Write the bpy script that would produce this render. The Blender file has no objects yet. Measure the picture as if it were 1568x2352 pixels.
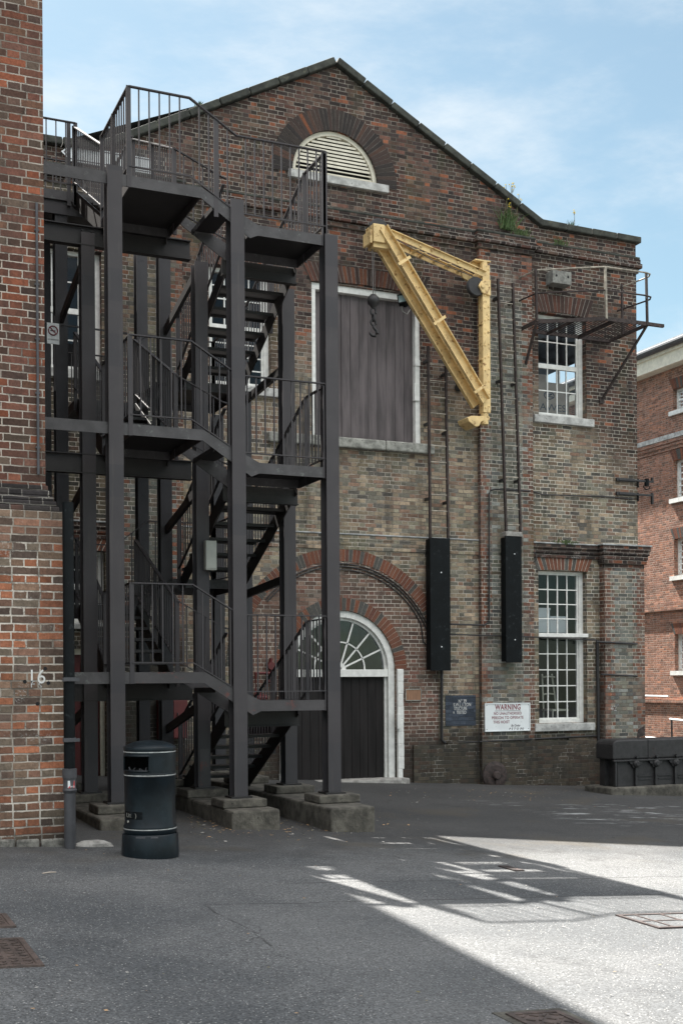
import bpy, bmesh, math, random
from mathutils import Vector, Matrix
from mathutils.geometry import tessellate_polygon
random.seed(7)
scene = bpy.context.scene
COL = scene.collection
R = math.radians

# ------------------------------------------------------------------ camera model (photo measured at 1568 px wide)
F, CX, CY, ROLL, TH, CZ = 2790.0, 784.0, 1570.0, .0065, R(23.5), 1.577
ST, CT = math.sin(TH), math.cos(TH)

def ray(px, py):
    dx, dy = px - CX, py - CY
    u, v = dx - ROLL*dy, dy + ROLL*dx
    return Vector((F*ST + u*CT, F*CT - u*ST, -v))

def PY(px, py, Y):
    d = ray(px, py); t = Y/d.y
    return Vector((d.x*t, Y, CZ + d.z*t))

def PX(px, py, X):
    d = ray(px, py); t = X/d.x
    return Vector((X, d.y*t, CZ + d.z*t))

def clamp(a, lo, hi): return max(lo, min(hi, a))
def gz(x, y): return -.0557*clamp(x, -3, 20) + .0124*clamp(y, -5, 26)

def G(px, py):
    d = ray(px, py); t = CZ/(-d.z - .0557*d.x + .0124*d.y)
    return Vector((d.x*t, d.y*t, CZ + d.z*t))

# ------------------------------------------------------------------ node helpers
class NB:
    def __init__(s, nt): s.nt = nt
    def n(s, typ, **k):
        o = s.nt.nodes.new(typ)
        for a, b in k.items(): setattr(o, a, b)
        return o
    def put(s, sock, v):
        if hasattr(v, 'is_output'): s.nt.links.new(v, sock)
        elif isinstance(v, (tuple, list)) and len(v) == 3 and sock.type == 'RGBA': sock.default_value = (*v, 1)
        else: sock.default_value = v
    def m(s, op, a, b=0.0, c=None, clampit=False):
        o = s.n('ShaderNodeMath', operation=op, use_clamp=clampit)
        s.put(o.inputs[0], a); s.put(o.inputs[1], b)
        if c is not None: s.put(o.inputs[2], c)
        return o.outputs[0]
    def sm(s, x, a, b, lo=0.0, hi=1.0):
        o = s.n('ShaderNodeMapRange', interpolation_type='SMOOTHSTEP')
        for i, v in enumerate((x, a, b, lo, hi)): s.put(o.inputs[i], v)
        return o.outputs[0]
    def mix(s, f, a, b, mode='MIX'):
        o = s.n('ShaderNodeMix', data_type='RGBA', blend_type=mode)
        s.put(o.inputs[0], f); s.put(o.inputs[6], a); s.put(o.inputs[7], b)
        return o.outputs[2]
    def noise(s, vec, scale, detail=4, rough=.55, dim='3D'):
        o = s.n('ShaderNodeTexNoise', noise_dimensions=dim)
        if vec is not None: s.put(o.inputs['Vector'], vec)
        o.inputs['Scale'].default_value = scale; o.inputs['Detail'].default_value = detail
        o.inputs['Roughness'].default_value = rough
        return o.outputs['Fac']
    def ramp(s, f, stops, interp='CONSTANT'):
        o = s.n('ShaderNodeValToRGB'); cr = o.color_ramp; cr.interpolation = interp
        while len(cr.elements) > 1: cr.elements.remove(cr.elements[-1])
        for i, (p, c) in enumerate(stops):
            e = cr.elements[0] if i == 0 else cr.elements.new(p)
            e.position = p; e.color = (*c, 1)
        s.put(o.inputs[0], f)
        return o.outputs[0]
    def pos(s): return s.n('ShaderNodeNewGeometry').outputs['Position']
    def scaled(s, vec, x, y, z):
        o = s.n('ShaderNodeVectorMath', operation='MULTIPLY'); s.put(o.inputs[0], vec)
        o.inputs[1].default_value = (x, y, z); return o.outputs[0]
    def xyz(s, vec):
        o = s.n('ShaderNodeSeparateXYZ'); s.put(o.inputs[0], vec); return o.outputs
    def bump(s, h, strength=.4, dist=.01):
        o = s.n('ShaderNodeBump'); o.inputs['Strength'].default_value = strength
        o.inputs['Distance'].default_value = dist; s.put(o.inputs['Height'], h); return o.outputs[0]

def new_mat(name):
    m = bpy.data.materials.new(name); m.use_nodes = True
    b = NB(m.node_tree); p = m.node_tree.nodes['Principled BSDF']
    return m, b, p

def even(cols):
    n = len(cols); return [(i/n, c) for i, c in enumerate(cols)]

# ---- brick bond group: outputs random per brick, joint mask, row parity
def brick_group():
    g = bpy.data.node_groups.new('brick_bond', 'ShaderNodeTree')
    I = g.interface
    for nme, dv in (('L', .232), ('H', .118), ('h', .0752), ('Joint', .011), ('English', 0.0)):
        I.new_socket(nme, in_out='INPUT', socket_type='NodeSocketFloat').default_value = dv
    for nme in ('Rnd', 'Rnd2', 'Joint', 'Par', 'Edge'):
        I.new_socket(nme, in_out='OUTPUT', socket_type='NodeSocketFloat')
    b = NB(g); gi = b.n('NodeGroupInput'); go = b.n('NodeGroupOutput'); i = gi.outputs
    geo = b.n('ShaderNodeNewGeometry')
    P = b.xyz(geo.outputs['Position']); N = b.xyz(geo.outputs['True Normal'])
    f = b.m('GREATER_THAN', b.m('ABSOLUTE', N[0]), .7)
    u = b.m('ADD', b.m('MULTIPLY', P[0], b.m('SUBTRACT', 1.0, f)), b.m('MULTIPLY', P[1], f))
    wob = b.m('SUBTRACT', b.noise(geo.outputs['Position'], 9, 3), .5)
    wob2 = b.m('SUBTRACT', b.noise(geo.outputs['Position'], 2.1, 2), .5)
    wob3 = b.m('SUBTRACT', b.noise(geo.outputs['Position'], 27, 2), .5)
    wob = b.m('ADD', wob, b.m('MULTIPLY', wob3, .8))
    u = b.m('ADD', u, b.m('MULTIPLY', wob, .010))
    v = b.m('ADD', P[2], b.m('ADD', b.m('MULTIPLY', wob, .008), b.m('MULTIPLY', wob2, .014)))
    v = b.m('ADD', v, 20.0); u = b.m('ADD', u, 100.0)
    row = b.m('FLOOR', b.m('DIVIDE', v, i['h'])); par = b.m('MODULO', row, 2.0)
    fv = b.m('SUBTRACT', v, b.m('MULTIPLY', row, i['h'])); dv = b.m('MINIMUM', fv, b.m('SUBTRACT', i['h'], fv))
    rj = b.n('ShaderNodeTexWhiteNoise', noise_dimensions='1D'); b.put(rj.inputs['W'], row)
    jit = b.m('MULTIPLY', rj.outputs['Value'], .03)
    # flemish
    Pp = b.m('ADD', i['L'], i['H'])
    w = b.m('DIVIDE', b.m('ADD', b.m('ADD', u, jit), b.m('MULTIPLY', par, b.m('MULTIPLY', Pp, .5))), Pp)
    cell = b.m('FLOOR', w); p = b.m('MULTIPLY', b.m('SUBTRACT', w, cell), Pp)
    isH = b.m('GREATER_THAN', p, i['L']); loc = b.m('SUBTRACT', p, b.m('MULTIPLY', isH, i['L']))
    wid = b.m('ADD', i['L'], b.m('MULTIPLY', isH, b.m('SUBTRACT', i['H'], i['L'])))
    duF = b.m('MINIMUM', loc, b.m('SUBTRACT', wid, loc)); idF = b.m('ADD', b.m('MULTIPLY', cell, 2.0), isH)
    # english
    we = b.m('ADD', b.m('MULTIPLY', par, i['H']), b.m('MULTIPLY', b.m('SUBTRACT', 1.0, par), i['L']))
    w2 = b.m('DIVIDE', b.m('ADD', b.m('ADD', u, jit), .06), we); c2 = b.m('FLOOR', w2)
    l2 = b.m('MULTIPLY', b.m('SUBTRACT', w2, c2), we); duE = b.m('MINIMUM', l2, b.m('SUBTRACT', we, l2))
    e = i['English']; ne = b.m('SUBTRACT', 1.0, e)
    du = b.m('ADD', b.m('MULTIPLY', duF, ne), b.m('MULTIPLY', duE, e))
    idu = b.m('ADD', b.m('MULTIPLY', idF, ne), b.m('MULTIPLY', c2, e))
    cv = b.n('ShaderNodeCombineXYZ'); b.put(cv.inputs[0], idu); b.put(cv.inputs[1], row); cv.inputs[2].default_value = 3.3
    wn = b.n('ShaderNodeTexWhiteNoise', noise_dimensions='3D'); b.put(wn.inputs['Vector'], cv.outputs[0])
    d = b.m('MINIMUM', du, dv)
    jw = b.m('MULTIPLY', i['Joint'], b.m('ADD', .5, b.m('MULTIPLY', wob, .5)))
    joint = b.m('SUBTRACT', 1.0, b.sm(d, b.m('MULTIPLY', jw, .75), b.m('MULTIPLY', jw, 1.25)))
    b.put(go.inputs['Rnd'], wn.outputs['Value'])
    cx = b.xyz(wn.outputs['Color']); b.put(go.inputs['Rnd2'], cx[1])
    b.put(go.inputs['Joint'], joint); b.put(go.inputs['Par'], par); b.put(go.inputs['Edge'], d)
    return g
BG = brick_group()

MID = even([(.118,.088,.064), (.165,.135,.096), (.130,.122,.090), (.076,.076,.064), (.190,.145,.102), (.120,.070,.050), (.105,.094,.072), (.045,.046,.045), (.150,.122,.086), (.125,.100,.072), (.100,.066,.050), (.088,.088,.074)])
DARK = even([(.022,.019,.019), (.066,.040,.033), (.036,.029,.026), (.098,.048,.036), (.020,.019,.020), (.078,.049,.038), (.048,.034,.030), (.028,.023,.022), (.056,.035,.031), (.090,.044,.035), (.018,.017,.018), (.030,.025,.024), (.075,.048,.038), (.044,.034,.030), (.19,.068,.036), (.110,.074,.058)])
RED = even([(.185,.072,.046), (.140,.060,.044), (.225,.084,.047), (.100,.056,.045), (.165,.075,.053), (.120,.066,.052), (.195,.090,.060), (.088,.068,.058)])
GREY = even([(.094,.096,.080), (.112,.108,.084), (.070,.074,.068), (.118,.096,.074), (.100,.106,.094), (.082,.080,.066), (.150,.156,.146), (.100,.076,.058), (.052,.054,.054)])
LEFT = even([(.120,.058,.043), (.080,.046,.038), (.160,.066,.043), (.050,.035,.030), (.118,.072,.050), (.078,.074,.062), (.135,.068,.050), (.060,.048,.041), (.225,.080,.044), (.090,.052,.042), (.036,.033,.032), (.105,.050,.040)])
BACK = even([(.300,.150,.105), (.250,.125,.090), (.200,.125,.098), (.330,.170,.120), (.270,.140,.100), (.220,.120,.092), (.350,.160,.100)])

def brick_mat(name, base, top=None, zone=None, joint=((.46,.42,.36), (.13,.115,.096)), jfac=(.44,.64), english=0., L=.232, H=.118, h=.0752, jw=.011, quoin=None, green=.0, soot=1.0, white=0., grime_shade_z=None, gain=1.0, soft=.25, tgain=.8, warm=(1,1,1)):
    def soften(st):
        cs = [c for _, c in st]; av = [sum(c[i] for c in cs)/len(cs) for i in range(3)]
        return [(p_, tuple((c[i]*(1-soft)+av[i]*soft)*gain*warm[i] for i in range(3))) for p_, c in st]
    base = soften(base); top = [(p_, tuple(x*tgain for x in c)) for p_, c in soften(top)] if top is not None else None
    m, b, p = new_mat(name)
    g = b.n('ShaderNodeGroup', node_tree=BG)
    for k, v in (('L', L), ('H', H), ('h', h), ('Joint', jw), ('English', english)): g.inputs[k].default_value = v
    P = b.pos(); X = b.xyz(P)
    col = b.ramp(g.outputs['Rnd'], base)
    big = b.noise(P, .55, 4); med = b.noise(P, 1.7, 5, .6); fine = b.noise(P, 38, 4, .7); fine2 = b.noise(b.scaled(P, 1, 1, 3.), 60, 3, .7)
    if top is not None:
        f = zone(b, X, big, med); zf = f
        col = b.mix(f, col, b.ramp(g.outputs['Rnd'], top))
    if quoin is not None:
        xc, hw = quoin
        d = b.m('ABSOLUTE', b.m('SUBTRACT', X[0], xc))
        lim = b.m('SUBTRACT', hw, b.m('ADD', .13, b.m('MULTIPLY', g.outputs['Par'], .11)))
        col = b.mix(b.m('MULTIPLY', b.m('GREATER_THAN', d, lim), b.sm(med, .30, .55, .25, .85)), col, b.ramp(g.outputs['Rnd2'], RED))
    # brick to brick value and within-brick mottling
    val = b.m('ADD', .72, b.m('MULTIPLY', g.outputs['Rnd2'], .56))
    val = b.m('MULTIPLY', val, b.m('ADD', .55, b.m('MULTIPLY', fine, .9)))
    val = b.m('MULTIPLY', val, b.m('ADD', .50, b.m('MULTIPLY', b.noise(P, 9.5, 5, .75), 1.0)))
    hsv = b.n('ShaderNodeHueSaturation'); b.put(hsv.inputs['Color'], col); b.put(hsv.inputs['Value'], val); col = hsv.outputs[0]
    # dark pits / soot blotches with outlines of their own
    pit = b.m('MULTIPLY', b.sm(fine2, .60, .70), b.sm(med, .38, .62))
    col = b.mix(b.m('MULTIPLY', pit, .75), col, (.022,.019,.018))
    if soot: col = b.mix(b.m('MULTIPLY', b.sm(b.noise(P, 1.15, 6, .68), .52, .70), .62*soot), col, (.026,.023,.022))
    if soot:
        rs = b.m('MULTIPLY', b.sm(b.noise(b.scaled(P, 3.2, 3.2, .30), 1.3, 7, .75), .50, .66), .68*soot); col = b.mix(rs, col, (.028,.025,.023))
    if green: col = b.mix(b.m('MULTIPLY', b.sm(b.noise(b.scaled(P, 1.6, 1, .5), 1.1, 5, .6), .50, .68), green), col, (.070,.078,.036))
    if white: col = b.mix(b.m('MULTIPLY', b.m('MULTIPLY', b.sm(b.noise(P, 2.6, 6, .7), .56, .66), b.sm(b.noise(P, 45, 3, .7), .50, .62)), white), col, (.52,.52,.50))
    jc = b.mix(b.sm(b.noise(P, .9, 5, .65), jfac[0], jfac[1]), joint[0], joint[1])
    jc = b.mix(b.sm(fine, .55, .75), jc, (.07,.062,.055))
    jc = b.mix(b.m('MULTIPLY', b.sm(b.noise(P, 3.4, 6, .75), .50, .62), .78), jc, (.085,.074,.062))
    if top is not None: jc = b.mix(b.m('MULTIPLY', zf, .45), jc, (.075,.065,.058))
    tone = b.m('ADD', .42, b.m('MULTIPLY', b.noise(P, .9, 7, .72), 1.16))
    hs2 = b.n('ShaderNodeHueSaturation'); b.put(hs2.inputs['Color'], col); b.put(hs2.inputs['Value'], tone); col = hs2.outputs[0]
    if grime_shade_z is not None:  # grime at the wall foot; the left bay's taller band paints in shade
        gzz = b.m('ADD', X[2], b.m('MULTIPLY', b.m('SUBTRACT', med, .5), 1.1))
        gr = b.sm(gzz, grime_shade_z + .35, grime_shade_z - .25)
        mot = b.m('ADD', .35, b.m('MULTIPLY', b.noise(P, 5.5, 6, .75), 1.3)); hg = b.n('ShaderNodeHueSaturation'); hg.inputs['Color'].default_value = (.027,.025,.021,1); b.put(hg.inputs['Value'], mot)
        col = b.mix(b.m('MULTIPLY', gr, .82), col, hg.outputs[0]); jc = b.mix(b.m('MULTIPLY', gr, .90), jc, b.mix(b.sm(b.noise(P, 2.2, 6, .75), .52, .60), (.026,.024,.021), (.20,.19,.17)))
    fin = b.mix(g.outputs['Joint'], col, jc)
    b.put(p.inputs['Base Color'], fin); p.inputs['Roughness'].default_value = .92; p.inputs['Specular IOR Level'].default_value = .2
    hgt = b.m('ADD', b.m('MULTIPLY', b.m('SUBTRACT', 1.0, g.outputs['Joint']), .8), b.m('MULTIPLY', fine, .5))
    hgt = b.m('ADD', hgt, b.m('MULTIPLY', g.outputs['Rnd2'], .35))
    b.put(p.inputs['Normal'], b.bump(hgt, .7, .012))
    return m

def zone_facade(b, X, big, med):
    z = b.m('ADD', X[2], b.m('MULTIPLY', b.m('SUBTRACT', big, .5), 3.2))
    z = b.m('ADD', z, b.m('MULTIPLY', b.m('SUBTRACT', med, .5), 2.2))
    return b.sm(z, 6.2, 8.2)
def zone_pil(b, X, big, med):
    return b.sm(b.m('ADD', X[2], b.m('MULTIPLY', b.m('SUBTRACT', med, .5), 4.0)), 8.2, 9.8)
def zone_right(b, X, big, med):
    z = b.m('ADD', X[2], b.m('MULTIPLY', b.m('SUBTRACT', big, .5), 2.6))
    z = b.m('ADD', z, b.m('MULTIPLY', b.m('SUBTRACT', X[0], 14.2), .8))
    return b.sm(z, 5.6, 8.0)
def zone_left(b, X, big, med): return b.sm(b.m('ADD', X[2], b.m('MULTIPLY', med, 1.5)), 4.6, 4.2, 0, 0)

def plain(name, col, rough=.6, metal=0., var=.25, scale=6, spots=None, bump=0., spec=.5, streak=False, spot_amt=(.58,.68), bscale=60):
    m, b, p = new_mat(name); P = b.pos()
    if streak: P2 = b.scaled(P, 3, 3, .35)
    else: P2 = P
    n = b.noise(P2, scale, 5, .62)
    c = b.mix(b.m('MULTIPLY', b.sm(n, .3, .7), 1.0), tuple(x*(1-var) for x in col), tuple(min(1, x*(1+var)) for x in col))
    if spots: c = b.mix(b.sm(b.noise(P, scale*2.3, 6, .7), *spot_amt), c, spots)
    b.put(p.inputs['Base Color'], c); p.inputs['Roughness'].default_value = rough; p.inputs['Metallic'].default_value = metal
    p.inputs['Specular IOR Level'].default_value = spec
    if bump: b.put(p.inputs['Normal'], b.bump(b.noise(P, bscale, 4, .65), bump, .01))
    return m

def steel_mat():
    # brushed-on dark paint, with squarish touched-up patches and a repainted foot band
    m, b, p = new_mat('dark_stair_paint'); P = b.pos(); X = b.xyz(P)
    n = b.noise(P, 2.5, 5, .6); f = b.noise(P, 160, 3, .6)
    c = b.mix(b.sm(n, .3, .7), (.037,.033,.036), (.047,.042,.045))
    cv = b.n('ShaderNodeCombineXYZ'); b.put(cv.inputs[0], b.m('FLOOR', b.m('DIVIDE', X[0], .7))); b.put(cv.inputs[1], b.m('FLOOR', b.m('DIVIDE', X[1], 1.1))); b.put(cv.inputs[2], b.m('FLOOR', b.m('DIVIDE', X[2], .37)))
    w = b.n('ShaderNodeTexWhiteNoise', noise_dimensions='3D'); b.put(w.inputs['Vector'], cv.outputs[0])
    c = b.mix(b.m('MULTIPLY', b.m('GREATER_THAN', w.outputs['Value'], .84), .45), c, (.026,.026,.031))
    c = b.mix(b.m('MULTIPLY', b.m('LESS_THAN', X[2], b.m('ADD', .75, b.m('MULTIPLY', w.outputs['Value'], .5))), .35), c, (.028,.029,.034))
    chip = b.m('GREATER_THAN', b.noise(P, 24, 5, .78), .70); c = b.mix(chip, c, (.11,.075,.06))
    c = b.mix(b.m('MULTIPLY', b.sm(b.noise(b.scaled(P, 9, 9, .5), 1.6, 5, .7), .56, .70), .5), c, (.075,.066,.062))
    b.put(p.inputs['Base Color'], c); p.inputs['Roughness'].default_value = .56; p.inputs['Specular IOR Level'].default_value = .45
    b.put(p.inputs['Normal'], b.bump(f, .18, .006)); return m
M = {}
M['facade'] = brick_mat('facade_brick', MID, DARK, zone_facade, green=.32, grime_shade_z=.62, soot=.85, gain=1.9, soft=.28, tgain=.74)
M['right'] = brick_mat('side_bay_brick', MID, DARK, zone_right, green=.2, grime_shade_z=.45, soot=.9, joint=((.60,.56,.48), (.17,.155,.13)), gain=1.65, tgain=.74, soft=.25)
M['pil_r'] = brick_mat('pilaster_brick', GREY, DARK, zone_pil, quoin=(12.56, .60), green=.35, grime_shade_z=.45, soot=.45, gain=1.75, tgain=.75, joint=((.52,.49,.43), (.16,.145,.125)))
M['left_bay'] = brick_mat('shade_darkened_bay_brick', MID, DARK, zone_right, green=.3, grime_shade_z=2.2, soot=1.0, gain=.85)  # brick colour lowered to carry the shade behind the stair
M['pil_l'] = brick_mat('shade_darkened_pilaster_brick', GREY, MID, zone_facade, quoin=(5.38, .60), green=.35, grime_shade_z=2.4, soot=.7, gain=1.15, joint=((.46,.43,.38), (.16,.145,.125)))  # darker than the right pilaster, its shade behind the stair painted in
M['pier'] = brick_mat('pier_brick', GREY, DARK, zone_right, quoin=(15.26, .46), soot=.5, white=.4, grime_shade_z=.2, gain=1.7)
M['tymp'] = brick_mat('arch_infill_brick', even([(.115,.070,.054), (.098,.066,.053), (.130,.075,.057), (.088,.074,.061), (.110,.056,.044), (.125,.088,.068), (.075,.053,.045)]), green=.12, grime_shade_z=.6, soot=.35, gain=1.45, joint=((.52,.47,.41), (.24,.21,.18)))
M['cornice'] = brick_mat('cornice_brick', DARK, RED, zone_left, soot=.7, green=.12, white=.5, joint=((.30,.27,.24), (.10,.09,.08)))
M['left_up'] = brick_mat('left_upper_brick', LEFT, english=0., L=.252, H=.126, h=.0752, jw=.012, soot=.45, green=.10, gain=1.15, soft=.3, warm=(1.10,.98,.92), joint=((.42,.37,.32), (.18,.155,.13)), jfac=(.42,.64))
M['left_low'] = brick_mat('left_lower_brick', even([(.150,.085,.062), (.110,.082,.064), (.200,.085,.052), (.062,.052,.046), (.125,.100,.078), (.095,.092,.078), (.235,.098,.056), (.105,.068,.054), (.145,.105,.080), (.052,.048,.046), (.130,.080,.062)]), english=1., L=.252, H=.126, h=.0775, jw=.015, soot=.45, white=.40, gain=1.30, soft=.22, warm=(1.09,.98,.90), joint=((.60,.55,.48), (.24,.205,.17)), jfac=(.46,.66), grime_shade_z=.15)
M['left_cor'] = brick_mat('left_corbel_brick', even([(.03,.028,.028), (.06,.05,.046), (.035,.03,.03), (.11,.06,.047), (.045,.04,.038), (.025,.024,.026)]), L=.252, H=.126, soot=.6, joint=((.30,.28,.25), (.10,.09,.085)))
M['back'] = brick_mat('pale_red_brick', BACK, soot=.4, gain=.95, joint=((.40,.33,.27), (.30,.24,.20)), jw=.012)

def arch_mat(name, cols, soot=.0):
    m, b, p = new_mat(name); P = b.pos()
    a = b.n('ShaderNodeAttribute', attribute_name='tint')
    c = b.ramp(a.outputs['Fac'], even(cols)); f = b.noise(P, 34, 4, .7)
    h = b.n('ShaderNodeHueSaturation'); b.put(h.inputs['Color'], c); b.put(h.inputs['Value'], b.m('ADD', .5, f)); c = h.outputs[0]
    if soot: c = b.mix(b.m('MULTIPLY', b.sm(b.noise(P, 2.2, 5, .7), .45, .62), soot), c, (.025,.022,.022))
    b.put(p.inputs['Base Color'], c); p.inputs['Roughness'].default_value = .92; p.inputs['Specular IOR Level'].default_value = .2
    b.put(p.inputs['Normal'], b.bump(f, .5, .01)); return m
M['arch_dark'] = arch_mat('sooty_arch_brick', [(.040,.034,.032), (.056,.042,.038), (.036,.031,.030), (.080,.048,.038), (.048,.040,.036), (.038,.033,.032), (.062,.044,.038), (.17,.066,.038), (.060,.042,.037), (.040,.034,.032)], .3)
M['arch_red'] = arch_mat('red_arch_brick', [(.165,.066,.042), (.140,.060,.042), (.185,.076,.047), (.080,.077,.070), (.150,.068,.046), (.125,.058,.044), (.175,.080,.053), (.084,.082,.076)], .15)
M['arch_flat'] = arch_mat('flat_arch_brick', [(.085,.043,.034), (.060,.038,.032), (.105,.050,.037), (.052,.034,.030), (.078,.046,.038), (.140,.062,.040), (.044,.031,.028)], .25)
M['mortar'] = plain('old_lime_mortar', (.40,.36,.31), .95, var=.35, scale=8)
M['mortar_dk'] = plain('sooty_mortar', (.20,.18,.16), .95, var=.4, scale=8)
M['coping'] = plain('mossy_coping_stone', (.040,.043,.036), .9, var=.5, scale=5, spots=(.085,.085,.062), spot_amt=(.56,.70), bump=.6)
M['stone'] = plain('weathered_sill_stone', (.40,.40,.385), .85, var=.3, scale=7, spots=(.13,.13,.12), bump=.4)
M['stone_dk'] = plain('lichen_sill_stone', (.25,.25,.225), .9, var=.4, scale=9, spots=(.09,.09,.075), bump=.5)
M['lead'] = plain('lead_flashing', (.30,.31,.31), .55, var=.4, scale=6, spots=(.10,.10,.09))
M['white'] = plain('flaking_white_paint', (.70,.70,.67), .55, var=.12, scale=9, spots=(.36,.35,.31), spot_amt=(.66,.74))
M['cream'] = plain('cream_paint', (.66,.62,.51), .55, var=.12, scale=7, spots=(.35,.32,.25), spot_amt=(.66,.76))
M['boards'] = plain('grey_brown_door_boards', (.090,.076,.078), .6, var=.40, scale=2.2, streak=True, spec=.35)
M['boards_dk'] = plain('black_door_boards', (.015,.013,.013), .65, spec=.2, var=.35, scale=2.5, streak=True)
M['steel'] = steel_mat(); M['steel_shaded'] = plain('shade_darkened_stair_paint', (.026,.025,.029), .6, var=.2, scale=3, spots=(.018,.018,.021), bump=.12, bscale=150)  # second paint: blue-black, darkened to carry the shade on the rear posts
M['steel_dk'] = plain('shade_dark_stair_steel', (.015,.0135,.014), .55, var=.25, scale=4, spots=(.020,.018,.018), bump=.15)  # darkened to carry the shade under landings and on inner beams
M['fascia'] = plain('stained_stair_channel', (.048,.045,.047), .55, var=.3, scale=5, spots=(.095,.10,.095), bump=.2)
M['fascia_red'] = plain('stair_channel_with_bare_primer', (.046,.042,.044), .55, var=.3, scale=2.2, spots=(.105,.036,.031), bump=.2, spot_amt=(.57,.66))
M['yellow'] = plain('cream_yellow_crane_paint', (.70,.51,.24), .6, var=.16, scale=4, spots=(.24,.125,.04), spot_amt=(.54,.66), bump=.25)
M['iron'] = plain('black_cast_iron', (.020,.019,.020), .55, var=.35, scale=9, spots=(.09,.07,.058), spot_amt=(.70,.78), bump=.5)
M['iron_rust'] = plain('rusty_iron', (.036,.026,.024), .8, var=.5, scale=12, spots=(.10,.055,.044), bump=.5)
M['iron_lt'] = plain('worn_galvanised_rail', (.30,.27,.22), .6, var=.4, scale=8, spots=(.12,.08,.055))
M['black'] = plain('black_board_paint', (.0035,.005,.006), .55, spec=.15, var=.25, scale=5, spots=(.02,.024,.026))
M['bin'] = plain('dark_green_blue_bin', (.0055,.010,.0135), .40, var=.3, scale=7, spots=(.012,.018,.021), spec=.25)
M['bin_band'] = plain('worn_silver_band', (.36,.37,.36), .5, var=.3, scale=16, spots=(.06,.07,.075), spot_amt=(.60,.66))
M['dark'] = plain('black_interior', (.008,.008,.009), .9, var=.2)
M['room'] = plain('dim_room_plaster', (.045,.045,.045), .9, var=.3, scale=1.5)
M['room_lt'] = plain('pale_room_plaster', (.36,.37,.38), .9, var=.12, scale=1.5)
M['concrete'] = plain('dirty_concrete', (.085,.079,.066), .95, var=.5, scale=7, spots=(.034,.031,.026), bump=1.0, bscale=40)
M['conc_lt'] = plain('pale_concrete', (.30,.29,.27), .95, var=.35, scale=9, spots=(.13,.125,.11), bump=.8)
M['red'] = plain('dark_red_door_paint', (.085,.010,.010), .55, var=.25, scale=4)
M['red2'] = plain('fire_red_paint', (.10,.010,.010), .5, var=.2, scale=8)
M['pipe_grey'] = plain('dark_grey_pipe_paint', (.052,.052,.058), .5, var=.2, scale=6)
M['sign_w'] = plain('white_enamel_sign', (.72,.75,.76), .35, var=.05, scale=3, spots=(.50,.52,.53), spot_amt=(.62,.76))
M['txt_red'] = plain('faded_red_lettering', (.17,.008,.022), .6, var=.2, scale=20)
M['txt_dk'] = plain('dark_lettering', (.06,.05,.06), .6, var=.2, scale=20)
M['txt_w'] = plain('white_lettering', (.62,.62,.60), .7, var=.1, scale=20)
M['blue'] = brick_mat('blue_painted_brick', even([(.050,.062,.082), (.058,.070,.090), (.045,.056,.074)]), soot=.0, joint=((.045,.055,.072), (.035,.043,.056)))
M['plaque'] = plain('varnished_wood_plaque', (.26,.135,.075), .5, var=.2, scale=14, streak=True)
M['timber'] = plain('grey_weathered_timber', (.185,.185,.170), .85, var=.35, scale=12, spots=(.08,.08,.07), bump=.4)
M['box_grey'] = plain('pale_grey_junction_box', (.40,.41,.37), .5, var=.08)
M['glassy_lamp'] = plain('floodlight_glass', (.19,.26,.26), .15, var=.15)
M['card'] = plain('brown_cardboard', (.42,.36,.30), .85, var=.08)
M['card_txt'] = plain('grey_print', (.11,.115,.13), .85, var=.1)
M['slate'] = plain('grey_slates', (.12,.125,.135), .7, var=.3, scale=4)
M['zinc'] = plain('pale_zinc_roof', (.50,.52,.54), .5, var=.12)
M['gutter'] = plain('black_gutter', (.02,.022,.028), .4, var=.2)
M['leaf'] = plain('weed_leaf', (.045,.085,.018), .6, var=.4, scale=30)
M['moss'] = plain('moss_tuft', (.055,.085,.025), .8, var=.5, scale=30)
M['stem'] = plain('dry_stem', (.14,.12,.06), .8, var=.3, scale=20)
M['flower'] = plain('yellow_flower', (.70,.52,.03), .6, var=.2, scale=20)
M['dead'] = plain('dry_leaf', (.30,.19,.10), .8, var=.5, scale=9)
M['rope'] = plain('steel_rope', (.14,.135,.13), .5, metal=.4, var=.2)
M['cover'] = plain('rusty_cast_cover', (.075,.055,.047), .6, var=.4, scale=10, spots=(.035,.028,.026), bump=.6)
M['tile_red'] = plain('red_sticker', (.62,.05,.05), .4, var=.05)
M['footing'] = plain('dirty_footing_stone', (.15,.145,.13), .95, var=.5, scale=14, spots=(.045,.042,.036), bump=1.2, bscale=35)
M['chalk'] = plain('worn_white_paint', (.42,.42,.41), .8, var=.4, scale=30, spots=(.12,.12,.11), spot_amt=(.50,.56))
M['chair'] = plain('cream_chair_paint', (.75,.72,.60), .5, var=.08)

def glass_mat(name, tint, refl):
    m = bpy.data.materials.new(name); m.use_nodes = True; nt = m.node_tree; b = NB(nt)
    nt.nodes.remove(nt.nodes['Principled BSDF'])
    tr = b.n('ShaderNodeBsdfTransparent'); tr.inputs[0].default_value = (*tint, 1)
    gl = b.n('ShaderNodeBsdfGlossy'); gl.inputs['Roughness'].default_value = .02; gl.inputs[0].default_value = (.9,.95,1,1)
    fr = b.n('ShaderNodeFresnel'); fr.inputs['IOR'].default_value = 1.52
    P = b.pos(); b.put(fr.inputs['Normal'], b.bump(b.noise(P, 2.2, 2), .12, .02)); b.put(gl.inputs['Normal'], b.bump(b.noise(P, 2.2, 2), .12, .02))
    mx = b.n('ShaderNodeMixShader'); b.put(mx.inputs[0], b.m('MULTIPLY', fr.outputs[0], refl, clampit=True))
    nt.links.new(tr.outputs[0], mx.inputs[1]); nt.links.new(gl.outputs[0], mx.inputs[2])
    nt.links.new(mx.outputs[0], nt.nodes['Material Output'].inputs[0]); return m
M['glass'] = glass_mat('window_glass', (.84,.86,.88), .7)
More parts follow.
